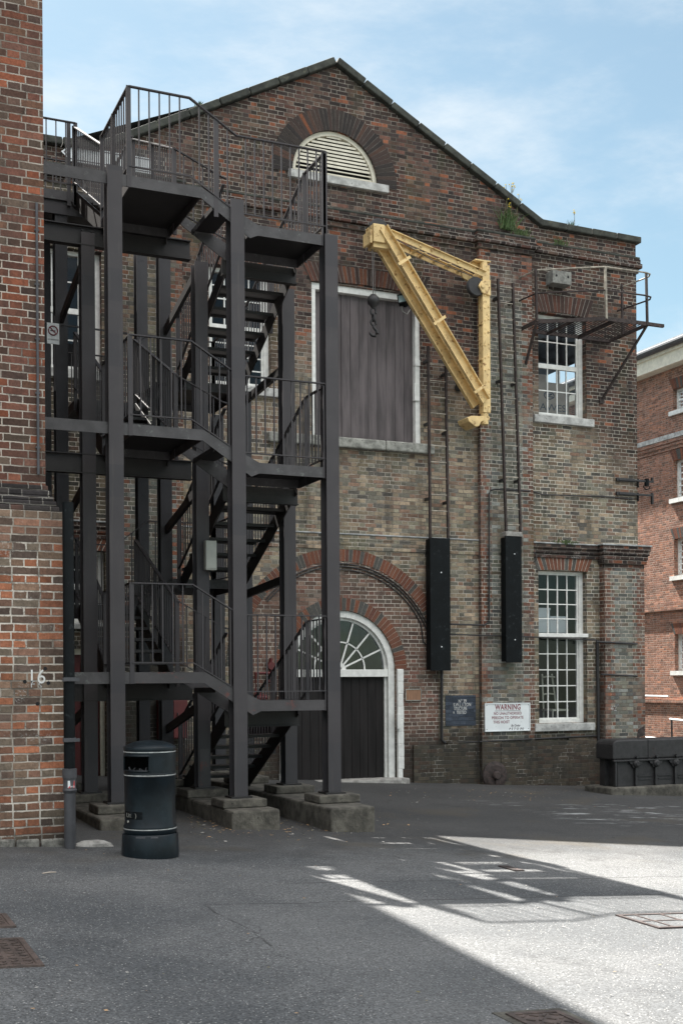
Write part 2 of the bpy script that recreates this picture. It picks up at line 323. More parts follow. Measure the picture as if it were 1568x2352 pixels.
M['glass_far'] = glass_mat('far_window_glass', (.5,.55,.55), 1.6)

def asphalt():
    m, b, p = new_mat('worn_asphalt'); P = b.pos()
    n1 = b.noise(P, .45, 6, .6); n2 = b.noise(P, 2.3, 5, .65); n3 = b.noise(P, 55, 3, .7)
    c = b.mix(b.sm(n1, .36, .64), (.072,.076,.080), (.122,.124,.125))
    c = b.mix(b.m('MULTIPLY', b.sm(n2, .55, .75), .55), c, (.065,.067,.070))
    v = b.n('ShaderNodeTexVoronoi'); b.put(v.inputs['Vector'], P); v.inputs['Scale'].default_value = 100
    vx = b.xyz(v.outputs['Color'])
    hs = b.n('ShaderNodeHueSaturation'); b.put(hs.inputs['Color'], c); b.put(hs.inputs['Value'], b.m('ADD', .60, b.m('MULTIPLY', vx[0], .80))); c = hs.outputs[0]
    spark = b.m('MULTIPLY', b.m('GREATER_THAN', vx[1], .955), b.m('LESS_THAN', v.outputs['Distance'], .5))
    c = b.mix(b.m('MULTIPLY', spark, .75), c, (.38,.375,.36))
    c = b.mix(b.m('MULTIPLY', b.m('GREATER_THAN', vx[2], .90), .6), c, (.03,.03,.03))
    X = b.xyz(P)
    wv = b.m('MULTIPLY', b.m('SUBTRACT', b.noise(P, 1.5, 3), .5), .16)
    def seam(co, at, lo, hi, other):
        d_ = b.m('ABSOLUTE', b.m('SUBTRACT', b.m('ADD', co, wv), at))
        k_ = b.m('MULTIPLY', b.sm(d_, .016, .004), b.m('MULTIPLY', b.m('GREATER_THAN', other, lo), b.m('LESS_THAN', other, hi)))
        return b.m('MULTIPLY', k_, b.sm(b.noise(P, 3, 4, .7), .36, .52))
    for co, at, lo, hi, ot in ((X[1], 8.55, 2.6, 9.5, X[0]), (X[0], 2.62, 7.1, 8.5, X[1]), (X[1], 12.6, 5.5, 12, X[0]), (X[1], 9.45, 3.6, 8.2, X[0])):
        c = b.mix(b.m('MULTIPLY', seam(co, at, lo, hi, ot), .8), c, (.022,.022,.022))
    pt = b.m('MULTIPLY', b.m('MULTIPLY', b.m('GREATER_THAN', b.m('ADD', X[0], wv), 2.62), b.m('LESS_THAN', b.m('ADD', X[1], wv), 8.55)), .16)
    c = b.mix(pt, c, (.135,.137,.138))
    st_ = b.sm(b.noise(P, .75, 5, .7), .60, .70); c = b.mix(b.m('MULTIPLY', st_, .55), c, (.040,.041,.043))
    # dirt strip by the buildings, darkened also for their shade; mossy brown silt
    d = b.sm(b.m('ADD', X[1], b.m('MULTIPLY', n2, 3.0)), 11.4, 14.0)
    c = b.mix(b.m('MULTIPLY', d, .68), c, (.036,.035,.034))
    s = b.m('MULTIPLY', b.sm(b.noise(P, .8, 5, .6), .52, .66), b.sm(X[1], 9.5, 12))
    c = b.mix(b.m('MULTIPLY', s, .5), c, (.075,.066,.052))
    # whitish lime streaks near the tank
    w = b.m('MULTIPLY', b.sm(b.noise(b.scaled(P, 1.6, 5.0, 1), 1.0, 6, .7), .54, .68), b.m('MULTIPLY', b.sm(X[0], 9.0, 10.5), b.m('MULTIPLY', b.sm(X[1], 13.2, 14.6), b.sm(X[1], 17.6, 16.2))))
    c = b.mix(b.m('MULTIPLY', w, .8), c, (.40,.41,.41))
    # cracks
    cr = b.n('ShaderNodeTexVoronoi', feature='DISTANCE_TO_EDGE')
    dist = b.n('ShaderNodeVectorMath', operation='ADD'); b.put(dist.inputs[0], P)
    nv = b.n('ShaderNodeTexNoise'); nv.inputs['Scale'].default_value = 1.3; nv.inputs['Detail'].default_value = 5; b.put(nv.inputs['Vector'], P)
    sc = b.n('ShaderNodeVectorMath', operation='SCALE'); b.put(sc.inputs[0], nv.outputs['Color']); sc.inputs['Scale'].default_value = 1.1
    b.put(dist.inputs[1], sc.outputs[0]); b.put(cr.inputs['Vector'], dist.outputs[0]); cr.inputs['Scale'].default_value = .24
    ck = b.m('MULTIPLY', b.sm(cr.outputs['Distance'], .0022, .0006), b.sm(n1, .50, .60))
    c = b.mix(b.m('MULTIPLY', ck, .75), c, (.025,.025,.025))
    b.put(p.inputs['Base Color'], c); p.inputs['Roughness'].default_value = .9; p.inputs['Specular IOR Level'].default_value = .25
    b.put(p.inputs['Normal'], b.bump(b.m('ADD', b.m('MULTIPLY', vx[0], .6), n3), .55, .006))
    return m
M['asphalt'] = asphalt()

# ------------------------------------------------------------------ mesh helpers
OFF = {}
class MB:
    def __init__(s): s.v, s.f, s.mi, s.ti = [], [], [], []
    def face(s, pts, mi=0, t=.5):
        i = len(s.v); s.v += [Vector(p) for p in pts]; s.f.append(list(range(i, i+len(pts)))); s.mi.append(mi); s.ti.append(t)
    def hexa(s, c, mi=0, t=.5):
        i = len(s.v); s.v += [Vector(p) for p in c]
        for q in ((0,3,2,1), (4,5,6,7), (0,1,5,4), (1,2,6,5), (2,3,7,6), (3,0,4,7)):
            s.f.append([i+k for k in q]); s.mi.append(mi); s.ti.append(t)
    def box(s, x0, x1, y0, y1, z0, z1, mi=0, t=.5):
        if x0 > x1: x0, x1 = x1, x0
        if y0 > y1: y0, y1 = y1, y0
        if z0 > z1: z0, z1 = z1, z0
        s.hexa([(x0,y0,z0), (x1,y0,z0), (x1,y1,z0), (x0,y1,z0), (x0,y0,z1), (x1,y0,z1), (x1,y1,z1), (x0,y1,z1)], mi, t)
    def bar(s, a, b, w, h, side=None, mi=0, t=.5):
        """box beam from a to b, w across 'side', h across the third axis"""
        a, b = Vector(a), Vector(b); d = (b-a).normalized()
        sd = Vector(side) if side is not None else (Vector((0,0,1)).cross(d) if abs(d.z) < .98 else Vector((1,0,0)))
        sd = (sd - d*sd.dot(d)).normalized(); up = d.cross(sd)
        sd, up = sd*w/2, up*h/2
        s.hexa([a-sd-up, a+sd-up, a+sd+up, a-sd+up, b-sd-up, b+sd-up, b+sd+up, b-sd+up], mi, t)
    def tube(s, pts, r, n=8, mi=0, closed=False, cap=True):
        pts = [Vector(p) for p in pts]; rings = []
        L = len(pts)
        for i, p in enumerate(pts):
            a = pts[i-1] if (i or closed) else p; c = pts[(i+1) % L] if (i < L-1 or closed) else p
            d = (c-a).normalized(); ref = Vector((0,0,1)) if abs(d.z) < .9 else Vector((1,0,0))
            x = d.cross(ref).normalized(); y = x.cross(d)
            rr = r[i] if isinstance(r, (list, tuple)) else r
            base = len(s.v); rings.append(base)
            for k in range(n):
                an = 2*math.pi*k/n; s.v.append(p + x*math.cos(an)*rr + y*math.sin(an)*rr)
        m = L if closed else L-1
        for i in range(m):
            a, c = rings[i], rings[(i+1) % L]
            for k in range(n):
                s.f.append([a+k, a+(k+1) % n, c+(k+1) % n, c+k]); s.mi.append(mi); s.ti.append(.5)
        if cap and not closed:
            for q in (rings[0], rings[-1]): s.f.append([q+k for k in range(n)]); s.mi.append(mi); s.ti.append(.5)
    def prism(s, poly, y0, y1, mi=0, t=.5):
        """poly in (x,z); extruded along y"""
        n = len(poly); i = len(s.v)
        s.v += [Vector((x, y0, z)) for x, z in poly] + [Vector((x, y1, z)) for x, z in poly]
        s.f.append(list(range(i, i+n))); s.f.append(list(range(i+2*n-1, i+n-1, -1)))
        for k in range(n): s.f.append([i+k, i+n+k, i+n+(k+1) % n, i+(k+1) % n])
        s.mi += [mi]*(n+2); s.ti += [t]*(n+2)
    def prismz(s, poly, z0, z1, mi=0, t=.5):
        n = len(poly); i = len(s.v)
        s.v += [Vector((x, y, z0)) for x, y in poly] + [Vector((x, y, z1)) for x, y in poly]
        s.f.append(list(range(i, i+n))); s.f.append(list(range(i+2*n-1, i+n-1, -1)))
        for k in range(n): s.f.append([i+k, i+n+k, i+n+(k+1) % n, i+(k+1) % n])
        s.mi += [mi]*(n+2); s.ti += [t]*(n+2)
    def lathe(s, prof, c, n=48, mi=0, skip=None, axis='z'):
        c = Vector(c); base = len(s.v)
        for r, z in prof:
            for k in range(n):
                a = 2*math.pi*k/n
                s.v.append(c + (Vector((r*math.cos(a), r*math.sin(a), z)) if axis == 'z' else Vector((r*math.cos(a), z, r*math.sin(a)))))
        for i in range(len(prof)-1):
            for k in range(n):
                if skip and skip(i, k): continue
                a, b2 = base+i*n, base+(i+1)*n
                s.f.append([a+k, a+(k+1) % n, b2+(k+1) % n, b2+k]); s.mi.append(mi); s.ti.append(.5)
    def build(s, name, mats, parent=None, bevel=0., smooth=False, fix=True):
        me = bpy.data.meshes.new(name); off = OFF.get(parent.name, Vector()) if parent else Vector()
        me.from_pydata([v-off for v in s.v], [], s.f)
        mats = mats if isinstance(mats, (list, tuple)) else [mats]
        for m in mats: me.materials.append(M[m])
        at = me.attributes.new('tint', 'FLOAT', 'FACE')
        for i, p in enumerate(me.polygons): p.material_index = s.mi[i]; at.data[i].value = s.ti[i]; p.use_smooth = smooth
        if fix:
            bm = bmesh.new(); bm.from_mesh(me); bmesh.ops.recalc_face_normals(bm, faces=bm.faces); bm.to_mesh(me); bm.free()
        o = bpy.data.objects.new(name, me); COL.objects.link(o)
        if parent: o.parent = parent
        OFF[o.name] = off
        if bevel:
            md = o.modifiers.new('bevel', 'BEVEL'); md.width = bevel; md.segments = 2; md.limit_method = 'ANGLE'; md.angle_limit = R(50)
        if smooth and hasattr(me, 'set_sharp_from_angle'): me.set_sharp_from_angle(angle=R(40))
        return o

def tag(o, label=None, cat=None, group=None, kind=None):
    if label: o['label'] = label
    if cat: o['category'] = cat
    if group: o['group'] = group
    if kind: o['kind'] = kind
    return o

def thing(name, label, cat, loc, group=None):
    o = bpy.data.objects.new(name, None); COL.objects.link(o); o.location = loc; o.empty_display_size = .2
    OFF[o.name] = Vector(loc); return tag(o, label, cat, group)

def copy_tree(o, parent=None, dz=0.):
    c = o.copy(); COL.objects.link(c)
    if parent: c.parent = parent
    OFF[c.name] = OFF.get(o.name, Vector()).copy()
    for ch in list(o.children): copy_tree(ch, c)
    return c

def text(s, name, x, z, size, Y, mat, parent=None, align='CENTER', sx=1.0, shear=0., bold=0., spacing=1.0, rot=0., fit=None):
    cu = bpy.data.curves.new(name, 'FONT'); cu.body = s; cu.size = size; cu.align_x = align; cu.align_y = 'CENTER'
    cu.extrude = .0008; cu.shear = shear; cu.offset = bold; cu.space_character = spacing
    cu.materials.append(M[mat])
    tmp = bpy.data.objects.new('tmp', cu); COL.objects.link(tmp)
    me = bpy.data.meshes.new_from_object(tmp.evaluated_get(bpy.context.evaluated_depsgraph_get())); me.name = name
    if fit: xs__ = [v.co.x for v in me.vertices]; sx = fit/(max(xs__)-min(xs__))
    bpy.data.objects.remove(tmp); bpy.data.curves.remove(cu)
    o = bpy.data.objects.new(name, me); COL.objects.link(o)
    off = OFF.get(parent.name, Vector()) if parent else Vector()
    o.location = Vector((x, Y, z)) - off; o.rotation_euler = (math.pi/2, rot, 0); o.scale = (sx, 1, 1)
    if parent: o.parent = parent
    OFF[o.name] = off
    return o

def arc(cx, cz, r, a0, a1, n):
    return [(cx + r*math.cos(R(a0 + (a1-a0)*i/n)), cz + r*math.sin(R(a0 + (a1-a0)*i/n))) for i in range(n+1)]

def ring_bricks(mb, cx, cz, r0, r1, a0, a1, n, y0, y1, gap=.017, mi=0, rows=1, slab=1):
    """wedge bricks of an arch, mortar ring set back behind them"""
    rs = [r0 + (r1-r0)*i/rows for i in range(rows+1)]
    for q in range(rows):
        ra, rb = rs[q] + (gap/2 if q else 0), rs[q+1] - (gap/2 if q < rows-1 else 0)
        for i in range(n):
            g = gap/(rs[q]+rs[q+1])*2/2
            b0 = R(a0) + (R(a1)-R(a0))*i/n; b1 = R(a0) + (R(a1)-R(a0))*(i+1)/n
            s = 1 if b1 > b0 else -1; b0 += g/2*s; b1 -= g/2*s
            c = [(cx+ra*math.cos(b0), cz+ra*math.sin(b0)), (cx+rb*math.cos(b0), cz+rb*math.sin(b0)), (cx+rb*math.cos(b1), cz+rb*math.sin(b1)), (cx+ra*math.cos(b1), cz+ra*math.sin(b1))]
            mb.prism(c, y0 + random.uniform(0, .003), y1, mi, random.random())
    m = max(8, n//2)
    o = arc(cx, cz, r1-.002, a0, a1, m); i_ = arc(cx, cz, r0+.002, a0, a1, m)
    for k in range(m): mb.prism([i_[k], o[k], o[k+1], i_[k+1]], y0+.007, y1-.002, slab)

def flat_arch(mb, x0, x1, z0, z1, y0, y1, splay=.12, n=None, rise=.04, mi=0, slab=1):
    n = n or int((x1-x0)/.075)
    def top(f): return (x0-splay + (x1-x0+2*splay)*f)
    def bot(f): return (x0 + (x1-x0)*f)
    def zb(f): return z0 + rise*(1-(2*f-1)**2)
    for i in range(n):
        f0, f1 = i/n, (i+1)/n; e = .10/n
        mb.prism([(bot(f0+e*.9), zb(f0)), (top(f0+e*.9), z1), (top(f1-e*.9), z1), (bot(f1-e*.9), zb(f1))], y0 + random.uniform(0, .003), y1, mi, random.random())
    mb.prism([(bot(0)+.003, z0+.003)] + [(bot(f/6), zb(f/6)+.002) for f in range(1, 6)] + [(bot(1)-.003, z0+.003), (top(1)-.003, z1-.003), (top(0)+.003, z1-.003)], y0+.007, y1-.002, slab)

# ================================================================== SETTING: ground
mb = MB()
xs = [-90, -40, -12, -3, 0, 4, 8, 12, 16, 20, 26, 45, 90]; ys = [-60, -25, -5, 0, 5, 10, 15, 20, 26, 40, 70, 140]
idx = {}
for j, y in enumerate(ys):
    for i, x in enumerate(xs): idx[i, j] = len(mb.v); mb.v.append(Vector((x, y, gz(x, y))))
for j in range(len(ys)-1):
    for i in range(len(xs)-1): mb.f.append([idx[i,j], idx[i+1,j], idx[i+1,j+1], idx[i,j+1]]); mb.mi.append(0); mb.ti.append(.5)
tag(mb.build('ground', 'asphalt'), 'cracked grey asphalt yard sloping gently to the right', 'ground', kind='structure')

# ================================================================== GABLED WAREHOUSE
YF = 20.75
XM = 8.97
def FX(px, py=1200): return PY(px, py, YF).x
def FZ(px, py): return PY(px, py, YF).z
AP = PY(778, 137, YF); FT = PY(1240, 511, YF); RE = PY(1459, 545, YF)
XR, ZP, ZA, XFt = RE.x, (FT.z+RE.z)/2, AP.z, FT.x
XL, XFl = 2*XM - XR, 2*XM - XFt
ware = thing('brick_warehouse', 'tall dark brick warehouse with pointed gable, louvred arch and hoist doors behind the steel stair', 'warehouse', (XM, YF, 0))

H_ = {}   # openings (x0,x1,z0,z1)
H_['loft'] = (FX(716, 800), FX(966, 900), FZ(870, 1013), FZ(870, 667))
H_['wr_up'] = (FX(1235, 800), FX(1345, 800), FZ(1290, 958), FZ(1290, 724))
H_['wr_lo'] = (FX(1236, 1500), FX(1347, 1500), FZ(1290, 1661), FZ(1290, 1312))
H_['wc'] = (6.50, FX(622, 800), FZ(600, 891), FZ(560, 617))
def mir(t): return (2*XM-t[1], 2*XM-t[0], t[2], t[3])
H_['wl_up'] = mir(H_['wr_up'])
wl = mir(H_['wr_lo'])
H_['wl_lo'] = (wl[0], wl[1], FZ(188, 1432), FZ(188, 1265))
H_['rdoor'] = (wl[0], wl[1], FZ(188, 1790), FZ(188, 1490))
DX, DR = 9.03, 1.10                                   # arched door centre, radius of opening
DZ = FZ(780, 1538)                                    # springing
LX, LR = FX(770, 400), .86
LZ = FZ(770, 407)
zb = -.9
outer = [(XL, zb), (XR, zb), (XR, ZP-.12), (XFt, ZP-.12), (XM, ZA-.13), (XFl, ZP-.12), (XL, ZP-.12)]
holes = [[(a, c), (b_, c), (b_, d), (a, d)] for a, b_, c, d in H_.values()]
holes.append([(DX-DR, zb+.05), (DX+DR, zb+.05)] + arc(DX, DZ, DR, 0, 180, 26))
holes.append([(LX-LR, LZ), (LX+LR, LZ)] + arc(LX, LZ, LR, 0, 180, 24)[1:-1])
mb = MB()
polys = [[Vector((x, z, 0)) for x, z in outer]] + [[Vector((x, z, 0)) for x, z in h] for h in holes]
flat = [p for q in polys for p in q]; base = 0
mb.v = [Vector((p.x, YF, p.y)) for p in flat]
def zone_of(c):   # which brick the piece of wall carries
    return 1 if (c.x > 13.0 or c.x < 4.9) else 0
for t in tessellate_polygon(polys):
    mb.f.append(list(t)); c = sum((mb.v[k] for k in t), Vector())/3
    mb.mi.append(0); mb.ti.append(.5)
for h in holes:
    n = len(h)
    for k in range(n):
        a, c = h[k], h[(k+1) % n]
        mb.face([(a[0], YF, a[1]), (c[0], YF, c[1]), (c[0], YF+.34, c[1]), (a[0], YF+.34, a[1])])
# flank walls, back wall
for x in (XL,):
    mb.face([(x, YF, zb), (x, YF+24, zb), (x, YF+24, ZP-.12), (x, YF, ZP-.12)])
mb.face([(XL, YF+24, zb), (XR, YF+24, zb), (XR, YF+24, ZP-.12), (XM, YF+24, ZA-.13), (XL, YF+24, ZP-.12)])
# right flank with the side window that the hoist-side window looks through
wy0, wy1, wz0, wz1 = 22.1, 25.2, H_['wr_up'][2]+.55, H_['wr_up'][3]-.25
for y0, y1, z0, z1 in ((YF, wy0, zb, ZP-.12), (wy1, YF+24, zb, ZP-.12), (wy0, wy1, zb, wz0), (wy0, wy1, wz1, ZP-.12)):
    mb.face([(XR, y0, z0), (XR, y1, z0), (XR, y1, z1), (XR, y0, z1)])
mb.build('wall', 'facade', ware, fix=False)
# side bays carry a darker brick skin 12 mm proud (right bay above and below, left bay)
def skin(name, x0, x1, z0, z1, hs, mat, y=YF-.012):
    m_ = MB(); out = [Vector((x0, z0, 0)), Vector((x1, z0, 0)), Vector((x1, z1, 0)), Vector((x0, z1, 0))]
    hh = [[Vector((a, c, 0)), Vector((b_, c, 0)), Vector((b_, d, 0)), Vector((a, d, 0))] for a, b_, c, d in hs]
    m_.v = [Vector((p.x, y, p.y)) for q in [out]+hh for p in q]
    for t in tessellate_polygon([out]+hh): m_.f.append(list(t)); m_.mi.append(0); m_.ti.append(.5)
    for h in [out]+hh:
        n = len(h)
        for k in range(n):
            a, c = h[k], h[(k+1) % n]; m_.face([(a.x, y, a.y), (c.x, y, c.y), (c.x, y+.02, c.y), (a.x, y+.02, a.y)])
    return m_.build(name, mat, ware, fix=False)
ZC0, ZC1 = FZ(1300, 604), FZ(1300, 571)               # cornice band
ZS = FZ(1290, 1252)                                    # string course over the lower storey
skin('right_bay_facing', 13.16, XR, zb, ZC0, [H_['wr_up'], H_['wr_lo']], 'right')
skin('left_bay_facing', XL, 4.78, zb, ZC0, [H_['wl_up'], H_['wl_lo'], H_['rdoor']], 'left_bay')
# arch infill wall: redder brick inside the relieving arch
m_ = MB(); RR = 2.02
out = [Vector((DX+x, z, 0)) for x, z in [(-RR, zb), (RR, zb)]] + [Vector((x, z, 0)) for x, z in arc(DX, DZ, RR, 0, 180, 40)]
hol = [Vector((DX-DR-.0, zb+.05, 0)), Vector((DX+DR, zb+.05, 0))] + [Vector((x, z, 0)) for x, z in arc(DX, DZ, DR, 0, 180, 26)]
m_.v = [Vector((p.x, YF-.010, p.y)) for q in (out, hol) for p in q]
for t in tessellate_polygon([out, hol]): m_.f.append(list(t)); m_.mi.append(0); m_.ti.append(.5)
m_.build('arch_infill', 'tymp', ware, fix=False)
# interior rooms
m_ = MB()
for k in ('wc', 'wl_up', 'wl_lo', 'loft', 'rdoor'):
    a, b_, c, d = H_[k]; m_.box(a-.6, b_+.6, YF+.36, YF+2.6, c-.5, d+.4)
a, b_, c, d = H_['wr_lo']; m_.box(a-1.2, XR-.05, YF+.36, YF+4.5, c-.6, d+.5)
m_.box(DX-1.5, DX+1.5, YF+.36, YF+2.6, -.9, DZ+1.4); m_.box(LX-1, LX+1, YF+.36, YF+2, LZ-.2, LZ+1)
def inside(m__):                                       # drop the front lid so the opening looks in
    for i in reversed(range(len(m__.f))):
        ys_ = [m__.v[k].y for k in m__.f[i]]
        if max(ys_) - min(ys_) < 1e-6 and abs(ys_[0]-(YF+.36)) < 1e-4: del m__.f[i], m__.mi[i], m__.ti[i]
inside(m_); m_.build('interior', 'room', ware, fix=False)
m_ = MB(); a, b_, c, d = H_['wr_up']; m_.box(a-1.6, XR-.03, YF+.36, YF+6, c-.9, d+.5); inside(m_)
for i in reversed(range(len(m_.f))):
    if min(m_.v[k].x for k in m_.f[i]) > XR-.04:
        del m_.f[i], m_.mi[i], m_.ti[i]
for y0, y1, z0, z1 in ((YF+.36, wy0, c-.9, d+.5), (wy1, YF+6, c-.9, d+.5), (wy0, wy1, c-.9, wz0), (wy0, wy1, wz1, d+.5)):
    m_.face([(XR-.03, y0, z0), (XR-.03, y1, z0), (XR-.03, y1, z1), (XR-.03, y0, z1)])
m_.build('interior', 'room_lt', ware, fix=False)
m_ = MB(); m_.box(XR-.02, XR+.02, wy0, wy1, (wz0+wz1)/2-.04, (wz0+wz1)/2+.04)
for i in range(5): y = wy0 + (wy1-wy0)*i/4; m_.box(XR-.018, XR+.018, y-.06, y+.06, wz0, wz1)
m_.build('side_window', 'white', ware)
# roof
m_ = MB()
for sgn in (-1, 1):
    xe = XM + sgn*(XR-XM); m_.face([(XM, YF+.4, ZA-.05), (XM, YF+24, ZA-.05), (xe, YF+24, ZP-.62), (xe, YF+.4, ZP-.62)])
m_.build('roof', 'slate', ware, fix=False)
# coping stones
m_ = MB()
def coping(a, b_, n, w=.46, h=.13):
    a, b_ = Vector(a), Vector(b_)
    for i in range(n):
        p, q = a.lerp(b_, i/n), a.lerp(b_, (i+1)/n); d = (q-p).normalized()*.006
        o = Vector((0, random.uniform(-.008, .008), random.uniform(-.008, .008)))
        m_.bar(p+d+o, q-d+o, w, h, side=(0, 1, 0))
yc = YF+.13
coping((XFt-.02, yc, ZP-.03), (XR+.08, yc, ZP-.06), 4); coping((XFl+.02, yc, ZP-.03), (XL-.08, yc, ZP-.06), 4)
coping((XM+.02, yc, ZA-.05), (XFt+.05, yc, ZP-.06), 8); coping((XM-.02, yc, ZA-.05), (XFl-.05, yc, ZP-.06), 8)
m_.build('coping', 'coping', ware, bevel=.02)
# pilasters
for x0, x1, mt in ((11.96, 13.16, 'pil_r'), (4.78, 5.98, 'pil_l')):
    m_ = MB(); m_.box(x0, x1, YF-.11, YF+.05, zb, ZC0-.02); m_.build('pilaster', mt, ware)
# cornice: three oversailing courses, breaking forward over the pilasters
m_ = MB()
for i, pr in enumerate((.045, .10, .075)):
    z0 = ZC0 + (ZC1-ZC0)*i/3; z1 = ZC0 + (ZC1-ZC0)*(i+1)/3 - .002
    m_.box(XL-pr, XR+pr, YF-pr, YF+.05, z0, z1)
    for x0, x1 in ((11.96, 13.16), (4.78, 5.98)): m_.box(x0-pr, x1+pr, YF-.11-pr, YF, z0+.001, z1-.001)
m_.build('cornice', 'cornice', ware, bevel=.012)
m_ = MB(); m_.box(XL-.07, XR+.07, YF-.065, YF+.04, ZC1+.001, ZC1+.05)
for x0, x1 in ((11.96, 13.16), (4.78, 5.98)): m_.box(x0-.07, x1+.07, YF-.18, YF, ZC1+.002, ZC1+.055)
m_.build('cornice_weathering', 'coping', ware, bevel=.02)
# lower storey string course with lead flashing; corner pier with corbelled head
m_ = MB(); l_ = MB()
PX0, PX1 = FX(1376, 1500), FX(1462, 1500)
segs = [(5.98, 11.96, .05), (13.16, PX0, .10), (XL, 4.78, .10)]
for k_, (x0, x1, pr) in enumerate(segs):
    if k_ == 0: pr = .022
    for i in range(3):
        q = pr*(.45+.275*i)
        m_.box(x0+.002, x1-.002, YF-q-.014, YF+.02, ZS-.27+.09*i, ZS-.27+.09*(i+1)-.002)
    l_.box(x0+.004, x1-.004, YF-pr-.03, YF+.02, ZS+.001, ZS+.03)
    if k_ == 0: m_.build('string_course', 'facade', ware); m_ = MB()
for i in range(5):
    q = .20 + (.02+.02*i if i else 0)
    m_.box(PX0-(q-.20), PX1+(q-.20)+.05, YF-q, YF+.03, ZS-.45+.09*i, ZS-.45+.09*(i+1)-.002)
l_.box(PX0-.12, PX1+.17, YF-.32, YF+.03, ZS+.002, ZS+.035)
m_.build('string_course', 'cornice', ware, bevel=.01); l_.build('lead_flashing', 'lead', ware, bevel=.01)
m_ = MB(); m_.box(PX0, PX1+.05, YF-.20, YF+.04, zb, ZS-.45); m_.build('corner_pier', 'pier', ware)
# rough plinth course at the foot
m_ = MB(); 
for x0, x1, pr in ((DX+DR+.36, 11.96, .05), (11.93, 13.19, .155), (13.19, PX0, .055), (5.98, DX-DR-.36, .05)):
    n = max(1, int((x1-x0)/.35))
    for i in range(n):
        xa, xb = x0+(x1-x0)*i/n, x0+(x1-x0)*(i+1)/n
        m_.box(xa, xb, YF-pr-random.uniform(0, .018), YF+.02, zb, FZ(1100, 1704) + random.uniform(-.05, .02))
    m_.build('plinth', 'facade', ware); m_ = MB()

# arches
m_ = MB(); ring_bricks(m_, DX, DZ, RR, RR+.235, 2, 178, 86, YF-.022, YF+.05); m_.build('relieving_arch', ['arch_red', 'mortar'], ware)
m_ = MB(); ring_bricks(m_, DX, DZ, DR, DR+.235, 0, 180, 44, YF-.026, YF+.16); m_.build('door_arch', ['arch_red', 'mortar'], ware)
m_ = MB(); ring_bricks(m_, LX, LZ, LR, LR+.40, -2, 182, 46, YF-.024, YF+.16, rows=1); m_.build('louvre_arch', ['arch_dark', 'mortar_dk'], ware)
for k, zt, mt, rise in (('loft', .36, 'arch_flat', .06), ('wr_up', .38, 'arch_flat', .04), ('wr_lo', .36, 'arch_red', .02), ('wc', .34, 'arch_flat', .03), ('wl_up', .38, 'arch_flat', .04), ('wl_lo', .3, 'arch_red', .02)):
    a, b_, c, d = H_[k]; m_ = MB(); flat_arch(m_, a-.02, b_+.02, d, d+zt, YF-.028, YF+.14, rise=rise, splay=.17); m_.build('window_arch' if k != 'loft' else 'loft_arch', [mt, 'mortar' if mt == 'arch_red' else 'mortar_dk'], ware)

# windows -----------------------------------------------------------
def window(k, cols, rows_up, rows_lo, split, mat='white', sill='stone', fr=.075, yd=.13, sill_w=.14, sill_h=.16):
    a, b_, c, d = H_[k]; y = YF+yd; m_ = MB()
    m_.box(a, a+fr, y, y+.12, c, d); m_.box(b_-fr*1.25, b_, y, y+.12, c, d)
    m_.box(a+fr, b_-fr*1.25, y+.001, y+.119, c, c+.07); m_.box(a+fr, b_-fr*1.25, y+.001, y+.119, d-.07, d)
    xa, xb, za, zb_ = a+fr, b_-fr*1.25, c+.07, d-.07; zs = za+(zb_-za)*split
    m_.box(xa, xb, y+.03, y+.09, zs-.03, zs+.03)
    m_.box(xa, xa+.035, y+.034, y+.086, za, zb_); m_.box(xb-.035, xb, y+.034, y+.086, za, zb_)
    for z0, z1, rows, yy in ((za, zs-.03, rows_lo, y+.06), (zs+.03, zb_, rows_up, y+.045)):
        m_.box(xa+.035, xb-.035, yy-.012, yy+.012, z0, z0+.035)
        for i in range(1, cols): x = xa+.035+(xb-xa-.07)*i/cols; m_.box(x-.012, x+.012, yy-.010, yy+.014, z0+.035, z1)
        for j in range(1, rows): z = z0+.035+(z1-z0-.035)*j/rows; m_.box(xa+.035, xb-.035, yy-.008, yy+.012, z-.011, z+.011)
    w = m_.build('window', mat, ware)
    g = MB(); g.face([(xa, y+.058, za), (xb, y+.058, za), (xb, y+.058, zb_), (xa, y+.058, zb_)]); g.build('pane', 'glass', w, fix=False)
    if sill:
        s = MB(); s.box(a-sill_w, b_+sill_w, YF-.09, YF+.12, c-sill_h, c-.005); s.build('sill', sill, w, bevel=.012)
    return w
window('wr_up', 4, 2, 2, .50)
w_ = window('wr_lo', 4, 4, 5, .575)
a, b_, c, d = H_['wr_lo']; zs = c+.07+(d-c-.14)*.575
m_ = MB(); m_.box(a-.0, b_+.03, YF-.02, YF+.13, zs-.02, zs+.055); m_.build('transom', 'white', w_, bevel=.006)
window('wc', 4, 4, 4, .5)
window('wl_up', 4, 2, 2, .50)
window('wl_lo', 4, 2, 2, .5, sill_h=.1)
# red door in the left bay
a, b_, c, d = H_['rdoor']; m_ = MB(); m_.box(a+.08, b_-.08, YF+.16, YF+.2, c, d-.1)
for i in range(3): x = a+.1+(b_-a-.2)*i/3; m_.box(x+.02, x+(b_-a-.2)/3-.02, YF+.145, YF+.165, c+.1, d-.25)
rd = m_.build('back_door', 'red', ware); m_ = MB()
m_.box(a, a+.08, YF+.1, YF+.24, c, d); m_.box(b_-.08, b_, YF+.1, YF+.24, c, d); m_.box(a+.08, b_-.08, YF+.101, YF+.24, d-.1, d); m_.build('frame', 'cream', rd)
